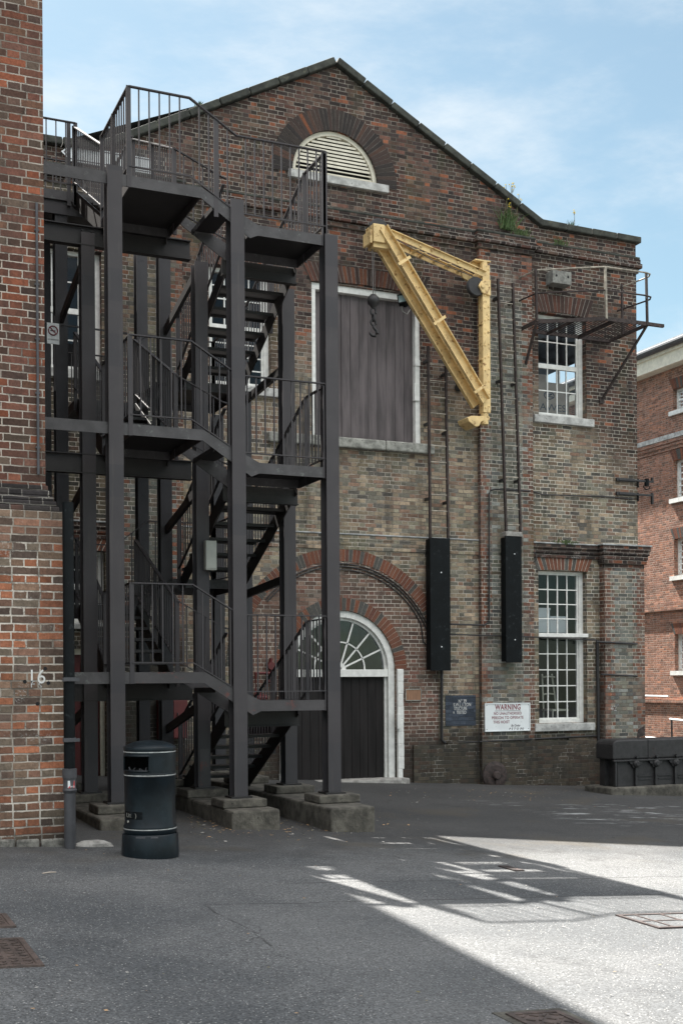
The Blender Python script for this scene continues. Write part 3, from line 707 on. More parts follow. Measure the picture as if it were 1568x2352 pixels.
# louvre vent
m_ = MB(); t_ = arc(LX, LZ, LR, 0, 180, 28); i_ = arc(LX, LZ, LR-.075, 0, 180, 28)
for k in range(28): m_.prism([i_[k], t_[k], t_[k+1], i_[k+1]], YF+.04, YF+.16)
m_.box(LX-LR, LX+LR, YF+.041, YF+.15, LZ, LZ+.05); lv = m_.build('louvre', 'cream', ware)
m_ = MB(); nsl = 11; hh = LR-.07
for i in range(nsl):
    z = LZ+.07+(hh-.05)*i/nsl; hw = math.sqrt(max(.01, hh*hh-(z-LZ+.03)**2))-.015
    if i in (0, 1): continue
    m_.hexa([(LX-hw, YF+.06, z), (LX+hw, YF+.06, z), (LX+hw, YF+.17, z+.075), (LX-hw, YF+.17, z+.075), (LX-hw, YF+.06, z+.040), (LX+hw, YF+.06, z+.040), (LX+hw, YF+.17, z+.10), (LX-hw, YF+.17, z+.10)])
for z in (LZ+.065, LZ+.14):
    hw = math.sqrt(hh*hh-(z-LZ+.03)**2)-.015; m_.box(LX-hw, LX+hw, YF+.06, YF+.075, z, z+.02)
m_.build('slats', 'cream', lv)
m_ = MB(); m_.prism(arc(LX, LZ, LR-.02, 0, 180, 20), YF+.2, YF+.22); m_.build('backing', 'dark', lv)
m_ = MB(); m_.box(FX(661, 390), FX(889, 425), YF-.08, YF+.1, LZ-.15, LZ-.004); m_.build('sill', 'stone', lv, bevel=.01)
# loft doors
a, b_, c, d = H_['loft']
m_ = MB(); m_.box(a, b_, YF+.03, YF+.2, d-.12, d+.05); m_.box(b_-.10, b_, YF+.031, YF+.2, c, d-.12); m_.box(a, a+.09, YF+.031, YF+.2, c, d-.12)
m_.box(b_-.13, b_-.02, YF+.0, YF+.1, FZ(956, 920), FZ(956, 880)); m_.box(b_-.11, b_-.0, YF+.012, YF+.1, FZ(960, 840), FZ(960, 826))
lf = m_.build('loft_frame', 'white', ware, bevel=.006)
for q in range(2):
    m_ = MB(); xa = a+.09 + (b_-.10-a-.09)*(.45*q); xb = a+.09 + (b_-.10-a-.09)*(.45 if q == 0 else 1)
    n = 5 if q == 0 else 6
    for i in range(n):
        x0, x1 = xa+(xb-xa)*i/n, xa+(xb-xa)*(i+1)/n; dy = random.uniform(0, .008) + .012*q
        m_.box(x0+.004, x1-.004, YF+.13+dy, YF+.17, c+.01, d-.121)
    m_.box(xa, xb, YF+.155, YF+.18, c+.01, d-.122); m_.build('loft_door', 'boards', ware, bevel=.004)
m_ = MB(); xs_ = [a-.9, a+.2, FX(880, 1020), b_+.24]
for i in range(3): m_.box(xs_[i]+.004, xs_[i+1]-.004, YF-.13, YF+.25, c-.19, c-.002)
m_.build('loft_sill', 'stone_dk', ware, bevel=.025)
# arched doorway
gzz = gz(DX, YF)
m_ = MB(); fw = .13
t_ = arc(DX, DZ, DR, 0, 180, 32); i_ = arc(DX, DZ, DR-fw, 0, 180, 32)
for k in range(32): m_.prism([i_[k], t_[k], t_[k+1], i_[k+1]], YF+.02, YF+.2)
i2 = arc(DX, DZ, DR-fw-.05, 0, 180, 32)
for k in range(32): m_.prism([i2[k], i_[k], i_[k+1], i2[k+1]], YF+.09, YF+.19)
for s in (-1, 1):
    x0 = DX+s*DR; x1 = DX+s*(DR-fw); m_.box(x0, x1, YF+.021, YF+.2, gzz-.05, DZ)
    m_.box(x1, x1-s*.05, YF+.091, YF+.19, gzz-.05, DZ-.02)
m_.box(DX-DR+fw, DX+DR-fw, YF+.03, YF+.19, DZ-.14, DZ-.001)
dw = m_.build('arched_doorway', 'white', ware, bevel=.006)
m_ = MB()
rf = DR-fw-.05
for a_ in (24, 48, 72, 90, 108, 132, 156): m_.bar((DX, YF+.11, DZ), (DX+rf*math.cos(R(a_)), YF+.11, DZ+rf*math.sin(R(a_))), .022, .03, side=(0, 1, 0))
q_ = arc(DX, DZ, rf*.56, 0, 180, 24)
for k in range(24): m_.bar((q_[k][0], YF+.11, q_[k][1]), (q_[k+1][0], YF+.11, q_[k+1][1]), .022, .026, side=(0, 1, 0))
m_.prism(arc(DX, DZ, .13, 0, 180, 10), YF+.1, YF+.125); m_.build('fanlight', 'white', dw)
m_ = MB(); m_.prism(arc(DX, DZ, rf+.02, 0, 180, 24), YF+.128, YF+.130); m_.build('pane', 'glass', dw)
m_ = MB(); xa, xb = DX-DR+fw+.05, DX+DR-fw-.05
for i in range(11):
    x0, x1 = xa+(xb-xa)*i/11, xa+(xb-xa)*(i+1)/11
    m_.box(x0+.003, x1-.003, YF+.13+random.uniform(0, .004), YF+.18, gzz+.02, DZ-.141)
m_.box(xa, xb, YF+.15, YF+.19, gzz+.015, DZ-.142); m_.build('door_leaf', 'boards_dk', dw, bevel=.003)
m_ = MB()                                              # outer white jamb posts with a worn foot
zj = FZ(900, 1531)
for s in (-1, 1):
    x0 = DX+s*(DR+.02)
    for i in range(9):
        za, zb2 = gzz-.05+(zj-gzz)*i/9, gzz-.05+(zj-gzz)*(i+1)/9; j = random.uniform(-.008, .008) - (.02*s if i == 0 else 0)
        m_.box(x0, x0+s*(.13+j), YF-.075, YF+.05, za, zb2)
    if s < 0: m_.build('door_jamb', 'white', dw, bevel=.01); m_ = MB()
m_.box(DX+DR-.02, DX+DR+.05, YF-.14, YF-.075, FZ(890, 1675), FZ(890, 1640))
m_.build('door_jamb', 'white', dw, bevel=.01)
m_ = MB(); m_.box(DX-DR-.1, DX+DR+.15, YF-.32, YF+.2, gzz-.3, gzz+.03); m_.build('threshold', 'conc_lt', ware, bevel=.02)
# conduits and pipes on the wall
m_ = MB()
def on(px, py, off=.03): p = PY(px, py, YF-off); return p
def run(pts, r=.014, off=.03): m_.tube([on(x, y, off) for x, y in pts], r, 8)
run([(1000, 1433), (1112, 1436), (1121, 1430), (1123, 1424), (1123, 1133), (1126, 1126), (1136, 1124)], .017, .15)
run([(1136, 1124), (1190, 1126), (1218, 1128)], .015, .15); run([(1222, 1128), (1245, 1136), (1380, 1140), (1454, 1146)], .013, .04)
run([(1034, 1457), (1240, 1464), (1370, 1470)], .013, .15); run([(1368, 1474), (1463, 1479)], .02, .23)
run([(1380, 1549), (1463, 1553)], .018, .23)
run([(1030, 1707), (1100, 1704)], .015, .04); run([(1100, 1704), (1222, 1698)], .015, .14); run([(1222, 1698), (1372, 1690)], .018, .05)
run([(1101, 985), (1101, 1600), (1099, 1690), (1096, 1740)], .006, .13); run([(1096, 1740), (1100, 1765), (1108, 1785)], .006, .2)
run([(1014, 1536), (1014, 1700), (1022, 1707)], .03, .06)
run([(1371, 1470), (1373, 1600), (1374, 1700)], .035, .08); run([(1385, 1478), (1373, 1492), (1371, 1515)], .014, .10)
for dr, e in ((.10, 20), (.05, 8)):
    ps = [(DX+(RR-dr)*math.cos(R(a_)), YF-.03, DZ+(RR-dr)*math.sin(R(a_))) for a_ in range(140, e, -4)]
    m_.tube(ps, .013, 6)
ps = [(DX+(RR-.16)*math.cos(R(a_)), YF-.03, DZ+(RR-.16)*math.sin(R(a_))) for a_ in range(100, 24, -4)]; m_.tube(ps + [(ps[-1][0]+.05, YF-.03, ps[-1][2]-.35), (ps[-1][0]+.12, YF-.03, ps[-1][2]-.4), (ps[-1][0]+.5, YF-.03, ps[-1][2]-.4)], .011, 6)
run([(1224, 1268), (1230, 1272), (1231, 1284), (1225, 1292)], .012, .14)
m_.build('conduit', 'iron', ware, smooth=True)
m_ = MB(); m_.tube([on(1053, 888, 0), on(1053, 890, .07)], .075, 16); m_.build('pipe_stub', 'iron', ware)
# blue painted panel with hoist data
bp = MB(); p0, p1 = PY(1023, 1668, YF-.016), PY(1092, 1597, YF-.016)
bp.box(p0.x, p1.x, YF-.016, YF-.011, p0.z, p1.z); bp = bp.build('painted_panel', 'blue', ware); bp['label'] = 'slate blue panel painted on the brick with white hoist lettering'
for s, px, py, w in (('N\u00b0 39', 1061.5, 1611, .165), ('S.W.L 1.TON', 1061, 1619.2, .37), ('STUCTURE', 1057.3, 1628, .27), ('TESTED', 1059, 1637, .205), ('R', 1042, 1637.5, .03)):
    p = PY(px, py, YF-.018); text(s, 'lettering', p.x, p.z, .092 if w > .1 else .06, YF-.0185, 'txt_w', bp, fit=w*1.04)
# painted 42s on the pier
for px, py in ((1401, 1579), (1409, 1628)):
    p = PY(px, py, YF-.205); text('42', 'painted_number', p.x, p.z, .16, YF-.2035, 'sign_w' if False else 'chalk', ware)

# ================================================================== things on the facade
def flatsign(name, label, cat, px0, py0, px1, py1, Y, th, mat, group=None):
    a, b_ = PY(px0, py1, Y), PY(px1, py0, Y); t = thing(name, label, cat, ((a.x+b_.x)/2, Y+th, a.z), group)
    m_ = MB(); m_.box(a.x, b_.x, Y, Y+th, a.z, b_.z); m_.build('board', mat, t, bevel=.006); return t, a, b_
YP = YF-.11
t, a, b_ = flatsign('warning_sign', 'white enamel WARNING notice with red lettering beside the blue painted panel', 'sign', 1113.5, 1614.5, 1216.5, 1681, YP-.03, .027, 'sign_w')
for s, px, py, sz, w, mt, sh in (('WARNING', 1166.1, 1625.2, .150, .58, 'txt_red', 0), ('NO UNAUTHORISED', 1165.5, 1639.2, .078, .63, 'txt_red', 0), ('PERSON TO OPERATE', 1165.4, 1649, .078, .717, 'txt_red', 0), ('THIS HOIST', 1151.1, 1659.2, .078, .371, 'txt_red', 0), ('By Order', 1183.7, 1667, .062, .21, 'txt_dk', .25), ('P S T O (N)', 1185.3, 1674.5, .060, .336, 'txt_dk', .25)):
    p = PY(px, py, YP-.03); text(s, 'lettering', p.x, p.z, sz, YP-.0312, mt, t, shear=sh, spacing=1.1, fit=w, bold=.0035 if sz > .1 else .0012)
m_ = MB(); p = PY(1166, 1633, YP-.03); m_.box(p.x-.29, p.x+.29, YP-.032, YP-.0305, p.z-.004, p.z+.004); m_.build('underline', 'txt_dk', t)
m_ = MB()
for x in (a.x+.04, b_.x-.04):
    for z in (a.z+.04, b_.z-.04): m_.tube([(x, YP-.034, z), (x, YP-.01, z)], .008, 8)
m_.build('screws', 'iron', t)
m_ = MB(); e = .016
for x0, x1, z0, z1 in ((a.x, b_.x, a.z-.002, a.z+e), (a.x, b_.x, b_.z-e, b_.z+.002), (a.x-.002, a.x+e, a.z+e, b_.z-e), (b_.x-e, b_.x+.002, a.z+e, b_.z-e)): m_.box(x0, x1, YP-.040, YP-.0295, z0, z1)
m_.build('rim', 'sign_w', t)
t, a, b_ = flatsign('wall_plaque', 'small brown wooden plaque on brick right of the arched door', 'plaque', 931, 1583, 967, 1610, YF-.04, .025, 'plaque')
m_ = MB(); e = .012
for x0, x1, z0, z1 in ((a.x, b_.x, a.z-.004, a.z+e), (a.x, b_.x, b_.z-e, b_.z+.004), (a.x-.004, a.x+e, a.z+e, b_.z-e), (b_.x-e, b_.x+.004, a.z+e, b_.z-e)): m_.box(x0, x1, YF-.048, YF-.039, z0, z1)
m_.build('rim', 'stone_dk', t)
# arrow sign high on the parapet
a = PY(140, 347, YF-.03); t = thing('arrow_sign', 'blank white arrow-ended board on the parapet behind the top walkway railing', 'sign', (a.x+.7, YF-.03, a.z-.1))
zc = a.z; p1 = PY(240, 362, YF-.03)
m_ = MB(); L0, L1 = a.x, a.x+1.6; h_ = .135
m_.prism([(L0, zc), (L0+.16, zc-h_), (L1, zc-h_), (L1, zc+h_), (L0+.16, zc+h_)], YF-.04, YF-.005); m_.build('board', 'sign_w', t)
m_ = MB()
for p, q in (((L0+.05, zc), (L0+.18, zc-h_+.03)), ((L0+.05, zc), (L0+.18, zc+h_-.03)), ((L0+.18, zc-h_+.03), (L1, zc-h_+.03)), ((L0+.18, zc+h_-.03), (L1, zc+h_-.03))):
    m_.bar((p[0], YF-.0425, p[1]), (q[0], YF-.0425, q[1]), .004, .014, side=(0, 1, 0))
m_.build('border', 'txt_dk', t)
# floodlight
c = PY(929, 688, YF-.22); t = thing('floodlight', 'small black floodlight at the loft door head under the crane jib', 'light', (c.x, YF, c.z))
m_ = MB(); rot = Matrix.Rotation(R(-18), 3, 'X') @ Matrix.Rotation(R(-28), 3, 'Z')
def orient(mb_, fn):
    k = len(mb_.v); fn(); 
    for i in range(k, len(mb_.v)): mb_.v[i] = c + rot @ mb_.v[i]
orient(m_, lambda: (m_.box(-.12, .12, -.05, .06, -.09, .09), m_.box(-.135, .135, -.065, -.05, .075, .10), m_.box(-.135, .135, -.065, -.05, -.10, -.075), m_.box(-.135, -.115, -.064, -.05, -.075, .075), m_.box(.115, .135, -.064, -.05, -.075, .075)))
m_.box(c.x+.10, c.x+.14, c.y, YF+.03, c.z-.06, c.z-.03); m_.build('housing', 'black', t, bevel=.004)
m_ = MB(); orient(m_, lambda: m_.box(-.115, .115, -.054, -.051, -.075, .075)); m_.build('lens', 'glassy_lamp', t)
m_ = MB(); m_.tube([(c.x-.05, c.y+.05, c.z-.08), (c.x-.0, c.y+.08, c.z-.2), (c.x+.12, c.y+.14, c.z-.22), (c.x+.22, YF-.01, c.z-.1)], .006, 6); m_.build('cable', 'box_grey', t)
# timber block
a, b_ = PY(1269, 648, YF-.26), PY(1312, 627, YF-.26); t = thing('timber_block', 'grey timber block with two bolt holes above the upper right window', 'timber block', ((a.x+b_.x)/2, YF, a.z))
m_ = MB(); m_.box(a.x, b_.x, YF-.26, YF-.01, a.z-.0, b_.z+.02); m_.build('block', 'timber', t, bevel=.008)
m_ = MB()
for f in (.2, .82): x = a.x+(b_.x-a.x)*f; m_.tube([(x, YF-.264, (a.z+b_.z)/2+.03), (x, YF-.2, (a.z+b_.z)/2+.03)], .022, 12)
m_.build('bolt_holes', 'dark', t)
# red cabinet, alarm box and hydrant pipes
c0, c1 = PY(366, 1698, YF-.30), PY(431, 1607, YF-.30); t = thing('fire_cabinet', 'dark red fire cabinet against the wall behind the stair foot', 'cabinet', ((c0.x+c1.x)/2, YF, c0.z))
m_ = MB(); m_.box(c0.x, c1.x, YF-.30, YF-.115, c0.z, c1.z); m_.build('case', 'red2', t, bevel=.01)
m_ = MB(); xm = (c0.x+c1.x)/2-.02; m_.box(xm+.02, c1.x-.02, YF-.312, YF-.30, c0.z+.02, c1.z-.02); m_.box(c0.x+.02, xm, YF-.312, YF-.30, c0.z+.02, c1.z-.02); d_ = m_.build('door', 'red2', t, bevel=.004)
m_ = MB(); m_.tube([(xm+.08, YF-.35, c0.z+.3), (xm+.08, YF-.35, c0.z+.45)], .012, 8); m_.build('handle', 'iron', d_)
c = PY(415, 1588, YF-.2); t = thing('alarm_box', 'small white-lidded alarm box above the red cabinet', 'alarm box', (c.x, YF, c.z-.06))
m_ = MB(); m_.box(c.x-.05, c.x+.05, YF-.19, YF-.115, c.z-.07, c.z+.07); m_.build('case', 'sign_w', t, bevel=.01)
m_ = MB(); m_.tube([(c.x, YF-.2, c.z), (c.x, YF-.18, c.z)], .03, 12); m_.build('button', 'black', t)
c = PY(600, 1590, YF-.12); t = thing('hydrant_valve', 'red riser pipe with valve wheels on the wall left of the arched door', 'hydrant', (c.x, YF, c.z-.5))
m_ = MB(); pA, pB = PY(622, 1512, YF-.12), PY(593, 1600, YF-.12)
m_.tube([(pA.x, pA.y, pA.z), (pA.x, pA.y, pB.z+.25)], .035, 10); m_.tube([(pA.x, pA.y, pB.z+.42), (pB.x-.05, pA.y, pB.z+.42), (pB.x-.05, pA.y, pB.z)], .03, 10); m_.build('pipe', 'red2', t)
m_ = MB()
for x, z in ((pA.x, pB.z+.55), (pA.x, pB.z+.3), (pB.x+.02, pB.z+.02)): m_.tube([(x, pA.y-.05, z), (x, pA.y+.06, z)], .07, 12)
m_.tube([(pB.x-.08, pA.y-.1, pB.z-.02), (pB.x+.12, pA.y-.02, pB.z-.02)], .06, 10); m_.build('valve', 'red2', t)
# round grindstone-like wheel at the wall foot
c = PY(1135, 1781, YF-.16); t = thing('round_drain_stone', 'round mossy iron cap set in the wall foot below the warning sign', 'drain stone', (c.x, YF, c.z-.2))
m_ = MB(); m_.lathe([(.0, -.06), (.2, -.06), (.27, -.03), (.27, .04)], (c.x, c.y, c.z), 32, axis='y'); m_.build('disc', 'iron_rust', t)
m_ = MB(); m_.lathe([(.0, -.13), (.06, -.13), (.085, -.10), (.085, -.05)], (c.x, c.y, c.z), 20, axis='y'); m_.box(c.x-.025, c.x+.025, c.y-.10, c.y-.055, c.z-.24, c.z-.03); m_.build('hub', 'iron_rust', t)
# insulator brackets at the corner
for i, (py, drop) in enumerate(((1101, .10), (1133, .10))):
    a = PY(1428, py+1, YF-.03); t = thing('cable_bracket', ('upper' if i == 0 else 'lower') + ' of two black iron cable brackets sticking out past the corner' + (', carrying a black pulley' if i == 0 else ''), 'bracket', (a.x, YF, a.z), 'iron brackets at the corner')
    e_ = PY(1497, py, YF-.05); m_ = MB(); m_.box(a.x-.1, e_.x, YF-.075, YF-.03, a.z-.02, a.z+.02)
    m_.box(a.x-.15, a.x+.3, YF-.06, YF-.005, a.z-.035, a.z+.035); m_.box(e_.x-.02, e_.x+.02, YF-.08, YF-.02, a.z-.16*i-.02, a.z+.09-.04*i); m_.build('arm', 'iron', t, bevel=.005)
    m_ = MB(); x = e_.x-.36; m_.tube([(x, YF-.05, a.z+.04), (x, YF-.05, a.z-.14)], .02, 8)
    if i == 0: m_.tube([(e_.x-.14, YF-.05, a.z-.10), (e_.x-.14, YF-.05, a.z+.05)], .05, 12); m_.tube([(e_.x-.14+.08*math.cos(R(q)), YF-.05, a.z-.1+.07*math.sin(R(q))) for q in range(180, 380, 20)], .012, 6)
    m_.build('insulator', 'black', t)
# ladders ---------------------------------------------------------
def ladder(label, r0, r1, so, nr):
    """r0/r1: (px,py) top and bottom of each rail"""
    A0, A1, B0, B1 = [PY(x, y, YF-so) for x, y in (*r0, *r1)]
    t = thing('wall_ladder', label, 'ladder', (A1.x, YF, A1.z), 'iron ladders bolted to the facade')
    for p, q in ((A0, A1), (B0, B1)): m_ = MB(); m_.bar(p, q, .035, .06, side=(1, 0, 0)); m_.build('rail', 'iron_rust', t)
    for i in range(nr):
        z = A1.z+.12+(min(A0.z, B0.z)-.1-A1.z-.12)*i/(nr-1); fa = (z-A1.z)/(A0.z-A1.z); fb = (z-B1.z)/(B0.z-B1.z)
        m_ = MB(); m_.tube([A1.lerp(A0, fa), B1.lerp(B0, fb)], .012, 8); m_.build('rung', 'iron_lt', t)
    for f in (.25, .62, .93):
        m_ = MB(); p = A1.lerp(A0, f); m_.box(p.x-.03, p.x+.02, p.y, YF-.02 if so < .2 else YF-.1, p.z-.025, p.z+.025); m_.build('wall_bracket', 'iron', t); m_ = MB()
        p = B1.lerp(B0, f); m_.box(p.x-.02, p.x+.03, p.y, YF-.02 if so < .2 else YF-.1, p.z-.025, p.z+.025); m_.build('wall_bracket', 'iron', t)
    return t
ladder('rusty iron wall ladder between the loft door and the crane mast', ((983, 795), (988, 1262)), ((1023, 828), (1029, 1262)), .19, 12)
ladder('longer rusty iron wall ladder on the pilaster right of the crane mast', ((1143, 640), (1163, 1255)), ((1177, 650), (1196, 1255)), .28, 17)
for lab, x0, y0, x1, y1, yy, cap in (('longer black board hung over the foot of the ladder beside the door arch', 988, 1237, 1032, 1541, .24, 0), ('narrower black board with pale timber top covering the pilaster ladder foot', 1161, 1233, 1196, 1522, .33, 1)):
    a, b_ = PY(x0, y1, YF-yy), PY(x1, y0, YF-yy); t = thing('ladder_guard', lab, 'ladder guard', ((a.x+b_.x)/2, YF-yy, a.z), 'black boards over the ladder feet')
    m_ = MB(); m_.box(a.x, b_.x, YF-yy-.02, YF-yy, a.z, b_.z); m_.box(a.x, a.x+.02, YF-yy, YF-yy+.16, a.z+.02, b_.z-.02); m_.box(b_.x-.02, b_.x, YF-yy, YF-yy+.16, a.z+.02, b_.z-.02); m_.build('board', 'black', t, bevel=.004)
    m_ = MB(); xm = (a.x+b_.x)/2
    for f in (.86-.12*(1-cap), .18): m_.lathe([(0, -.03), (.011, -.028), (.014, -.02)], (xm+.02, YF-yy, a.z+(b_.z-a.z)*f), 10, axis='y')
    m_.build('bolt', 'sign_w', t)
    if cap: m_ = MB(); m_.box(a.x+.01, b_.x+.01, YF-yy-.03, YF-yy+.12, b_.z+.002, b_.z+.09); m_.build('timber_cap', 'conc_lt', t, bevel=.006)

# ---- hoist crane -------------------------------------------------
YC = YF-.42
mt_ = PY(1108, 612, YC); mbm = PY(1112, 950, YC)
cr = thing('jib_crane', 'cream yellow wall jib crane hoisting above the loft doors', 'crane', (mbm.x, YC, mbm.z-.2))
mx = (mt_.x+mbm.x)/2
m_ = MB(); m_.box(mx-.075, mx+.085, YC-.11, YC-.09, mbm.z, mt_.z); m_.box(mx-.075, mx-.055, YC-.09, YC+.06, mbm.z, mt_.z); m_.box(mx+.065, mx+.085, YC-.09, YC+.06, mbm.z, mt_.z)
for f in (.12, .36, .6, .85): z = mbm.z+(mt_.z-mbm.z)*f; m_.box(mx-.10, mx-.075, YC-.095, YC+.055, z-.012, z+.012)
mast = m_.build('mast', 'yellow', cr, bevel=.006)
m_ = MB()
for f in [i/11 for i in range(12)]:
    for dx in (-.03, .05): m_.lathe([(0, -.02), (.014, -.018), (.016, 0)], (mx+dx, YC-.11, mbm.z+.1+(mt_.z-mbm.z-.2)*f+.04*dx*10), 8, axis='y')
m_.build('rivets', 'yellow', mast)
tipT, botB = PY(880, 541, YC-.06), PY(1113, 925, YC-.06)
for yo in (-.15, .07):
    m_ = MB(); a = Vector((tipT.x, YC+yo, tipT.z)); b_ = Vector((botB.x-.06, YC+yo, botB.z)); d_ = (b_-a).normalized(); n_ = Vector((d_.z, 0, -d_.x))
    w = .088
    if n_.x < 0: n_ = -n_
    a2 = a - d_*.12
    if yo > 0: a2 = a + d_*.1; a2 -= n_*.12; b_ = b_ - n_*.10
    m_.bar(a2, b_, .016, w*2, side=(0, 1, 0))
    for s in (-1, 1): m_.bar(a2+n_*w*s+Vector((0, -.045, 0)), b_+n_*w*s+Vector((0, -.045, 0)), .085, .016, side=(0, 1, 0))
    jib = m_.build('jib', 'yellow', cr)
    if yo < 0:
        m_ = MB()
        for f in (.19, .53, .93): p = a2.lerp(b_, f); m_.bar(p-n_*.15+Vector((0, -.10, 0)), p+n_*.15+Vector((0, -.10, 0)), .014, .055, side=(0, 1, 0))
        m_.build('tie_plate', 'yellow', jib)
# head block, tie bar, sheave
hb = PY(868, 532, YC-.06); m_ = MB()
pa, pb = PY(858, 553, YC-.2), PY(886, 516, YC-.2)
m_.box(pa.x, pb.x-.02, YC-.2, YC+.16, pa.z, pb.z); m_.box(pa.x-.06, pa.x-.02, YC-.18, YC+.14, pa.z-.03, pb.z-.12); m_.box(pa.x+.02, pb.x+.12, YC-.14, YC+.1, pa.z-.08, pa.z); m_.build('head_block', 'yellow', cr, bevel=.008)
m_ = MB(); m_.lathe([(.0, -.04), (.17, -.04), (.19, -.02), (.17, 0), (.19, .02), (.17, .04), (.0, .04)], ((pa.x+pb.x)/2+.06, YC-.02, pb.z-.02), 28, axis='y'); m_.build('sheave', 'iron', cr)
m_ = MB(); ta, tb = PY(893, 538, YC-.03), PY(1110, 633, YC-.03)
for yo, of in ((-.10, 0), (.12, -.06)): m_.bar((ta.x, YC+yo, ta.z+of), (tb.x, YC+yo, tb.z+of), .016, .11, side=(0, 1, 0)); m_.bar((ta.x, YC+yo-.02, ta.z+of+.05), (tb.x, YC+yo-.02, tb.z+of+.05), .07, .014, side=(0, 1, 0))
for f in (.28, .36, .5, .62, .75): p = ta.lerp(tb, f); m_.box(p.x-.03, p.x+.03, YC-.1, YC+.12, p.z-.09, p.z-.075)
m_.build('tie_bar', 'yellow', cr)
m_ = MB(); 
for f in (.12, .3, .42, .7, .9): p = ta.lerp(tb, f); m_.lathe([(0, -.025), (.018, -.022), (.02, 0)], (p.x, YC-.108, p.z), 8, axis='y')
m_.build('rivets', 'yellow', cr)
pc = PY(1094, 657, YC-.1); m_ = MB(); m_.lathe([(0, -.05), (.17, -.05), (.185, -.035), (.16, 0), (.185, .035), (.17, .05), (0, .05)], (pc.x, YC-.06, pc.z), 32, axis='y'); m_.build('pulley', 'iron', cr, smooth=True)
m_ = MB(); m_.prism([(pc.x+.02, pc.z), (pc.x+.08, pc.z+.10), (mx+.08, pc.z+.14), (mx+.08, pc.z-.16), (pc.x+.10, pc.z-.12)], YC-.15, YC-.115); m_.lathe([(0, -.03), (.04, -.028), (.045, 0)], (pc.x+.1, YC-.15, pc.z), 12, axis='y'); m_.build('pulley_cheek', 'yellow', cr, bevel=.006)
m_ = MB(); pt = PY(1060, 640, YC+.05)
m_.prism([(mx-.05, mt_.z-.02), (mx-.05, mt_.z-.25), (pc.x-.05, pc.z+.06), (pc.x-.14, pc.z+.14), (pt.x, pt.z+.02), (pt.x-.02, pt.z+.12), (pc.x-.02, pc.z+.23)], YC+.02, YC+.06)
m_.box(mx-.22, mx+.12, YC-.09, YF-.1, mt_.z+.07, mt_.z+.10); m_.prism([(mx-.2, mt_.z-.06), (mx+.11, mt_.z+.1), (mx-.2, mt_.z+.1)], YF-.35, YF-.3)
m_.tube([(mx, YC-.02, mt_.z-.03), (mx, YC-.02, mt_.z+.10)], .075, 14); m_.build('top_bracket', 'yellow', cr, bevel=.006)
m_ = MB(); lb = PY(1078, 960, YC); m_.tube([(mx, YC-.02, mbm.z+.02), (mx, YC-.02, mbm.z-.22)], .075, 14)
m_.prism([(mx+.08, mbm.z-.06), (mx-.1, mbm.z-.07), (lb.x, lb.z+.03), (lb.x-.09, lb.z-.01), (lb.x-.06, lb.z-.08), (lb.x+.08, lb.z-.17), (lb.x+.16, lb.z-.16), (mx-.1, mbm.z-.17), (mx+.08, mbm.z-.13)], YC-.08, YF-.1); m_.build('foot_bracket', 'yellow', cr, bevel=.01)
# rope, ball and hook
hk = PY(857, 690, YC-.02); m_ = MB(); top = (hk.x, YC-.02, pa.z-.02)
m_.tube([(hk.x-.02, YC-.03, pa.z), (hk.x, YC-.02, hk.z)], .009, 6); m_.tube([(hk.x+.02, YC-.0, pa.z), (hk.x+.05, YC-.02, hk.z-.05)], .005, 6)
m_.tube([tuple(ta+Vector((0, 0, -.02))), tuple(ta.lerp(tb, .45)+Vector((0, 0, -.12))), (pc.x, YC-.06, pc.z+.18)], .008, 6); rp = m_.build('rope', 'rope', cr)
m_ = MB(); m_.lathe([(.0, .115), (.05, .11), (.10, .06), (.115, 0), (.10, -.06), (.06, -.10), (.035, -.14), (0, -.14)], hk, 20); 
m_.tube([hk+Vector((.05*math.cos(q), 0, -.20+.07*math.sin(q))) for q in [k*.524 for k in range(12)]], .022, 8, closed=True)
m_.tube([hk+Vector((0, .04*math.cos(q), -.31+.07*math.sin(q))) for q in [k*.524 for k in range(12)]], .02, 8, closed=True)
m_.tube([hk+Vector((.05*math.cos(q), 0, -.40+.06*math.sin(q))) for q in [k*.524 for k in range(12)]], .022, 8, closed=True)
m_.build('hook_ball', 'iron', rp, smooth=True)
m_ = MB(); hp = [(.0, -.44), (.0, -.49), (.03, -.52), (.065, -.555), (.07, -.60), (.03, -.645), (-.03, -.645), (-.075, -.61), (-.08, -.585)]
m_.tube([hk+Vector((x, 0, z)) for x, z in hp], [.022, .024, .026, .032, .036, .036, .030, .020, .008], 10); m_.build('hook', 'iron', rp, smooth=True)

# ---- fire escape platform on the right -----------------------------
ZG = PY(1192, 754.7, YF).z
pl = [(12.92, YF-.02), (12.92, 20.13), (14.08, 19.45), (15.06, 19.42), (15.06, YF-.02)]
fe = thing('escape_platform', 'rusty iron grating platform with pipe rails over the upper right window', 'platform', (14, YF, ZG))
m_ = MB()
for i in range(5):
    a, b_ = pl[i], pl[(i+1) % 5]
    if i != 4: m_.bar((*a, ZG-.03), (*b_, ZG-.03), .02, .075)
m_.bar((12.92, YF-.05, ZG-.03), (15.06, YF-.05, ZG-.03), .03, .07)
for x in (13.55, 14.3): yy = 20.13-(x-12.92)/1.16*.68 if x < 14.08 else 19.45; m_.box(x-.012, x+.012, yy, YF-.03, ZG-.075, ZG-.01)
m_.box(15.0, 15.42, 19.40, 19.46, ZG-.06, ZG); m_.build('edge_frame', 'iron_rust', fe)
m_ = MB(); y = 19.5                                   # slats parallel to the wall side beam direction
k = 0
x = 12.95
while x < 15.05:
    yf = 20.13-(x-12.92)/1.16*.68 if x < 14.08 else 19.44
    m_.box(x-.006, x+.006, yf, YF-.06, ZG-.014, ZG); x += .078
m_.build('grating', 'iron_rust', fe)
m_ = MB(); 
posts = [(12.93, 20.11), (14.08, 19.45), (15.04, 19.44), (15.02, 20.2)]
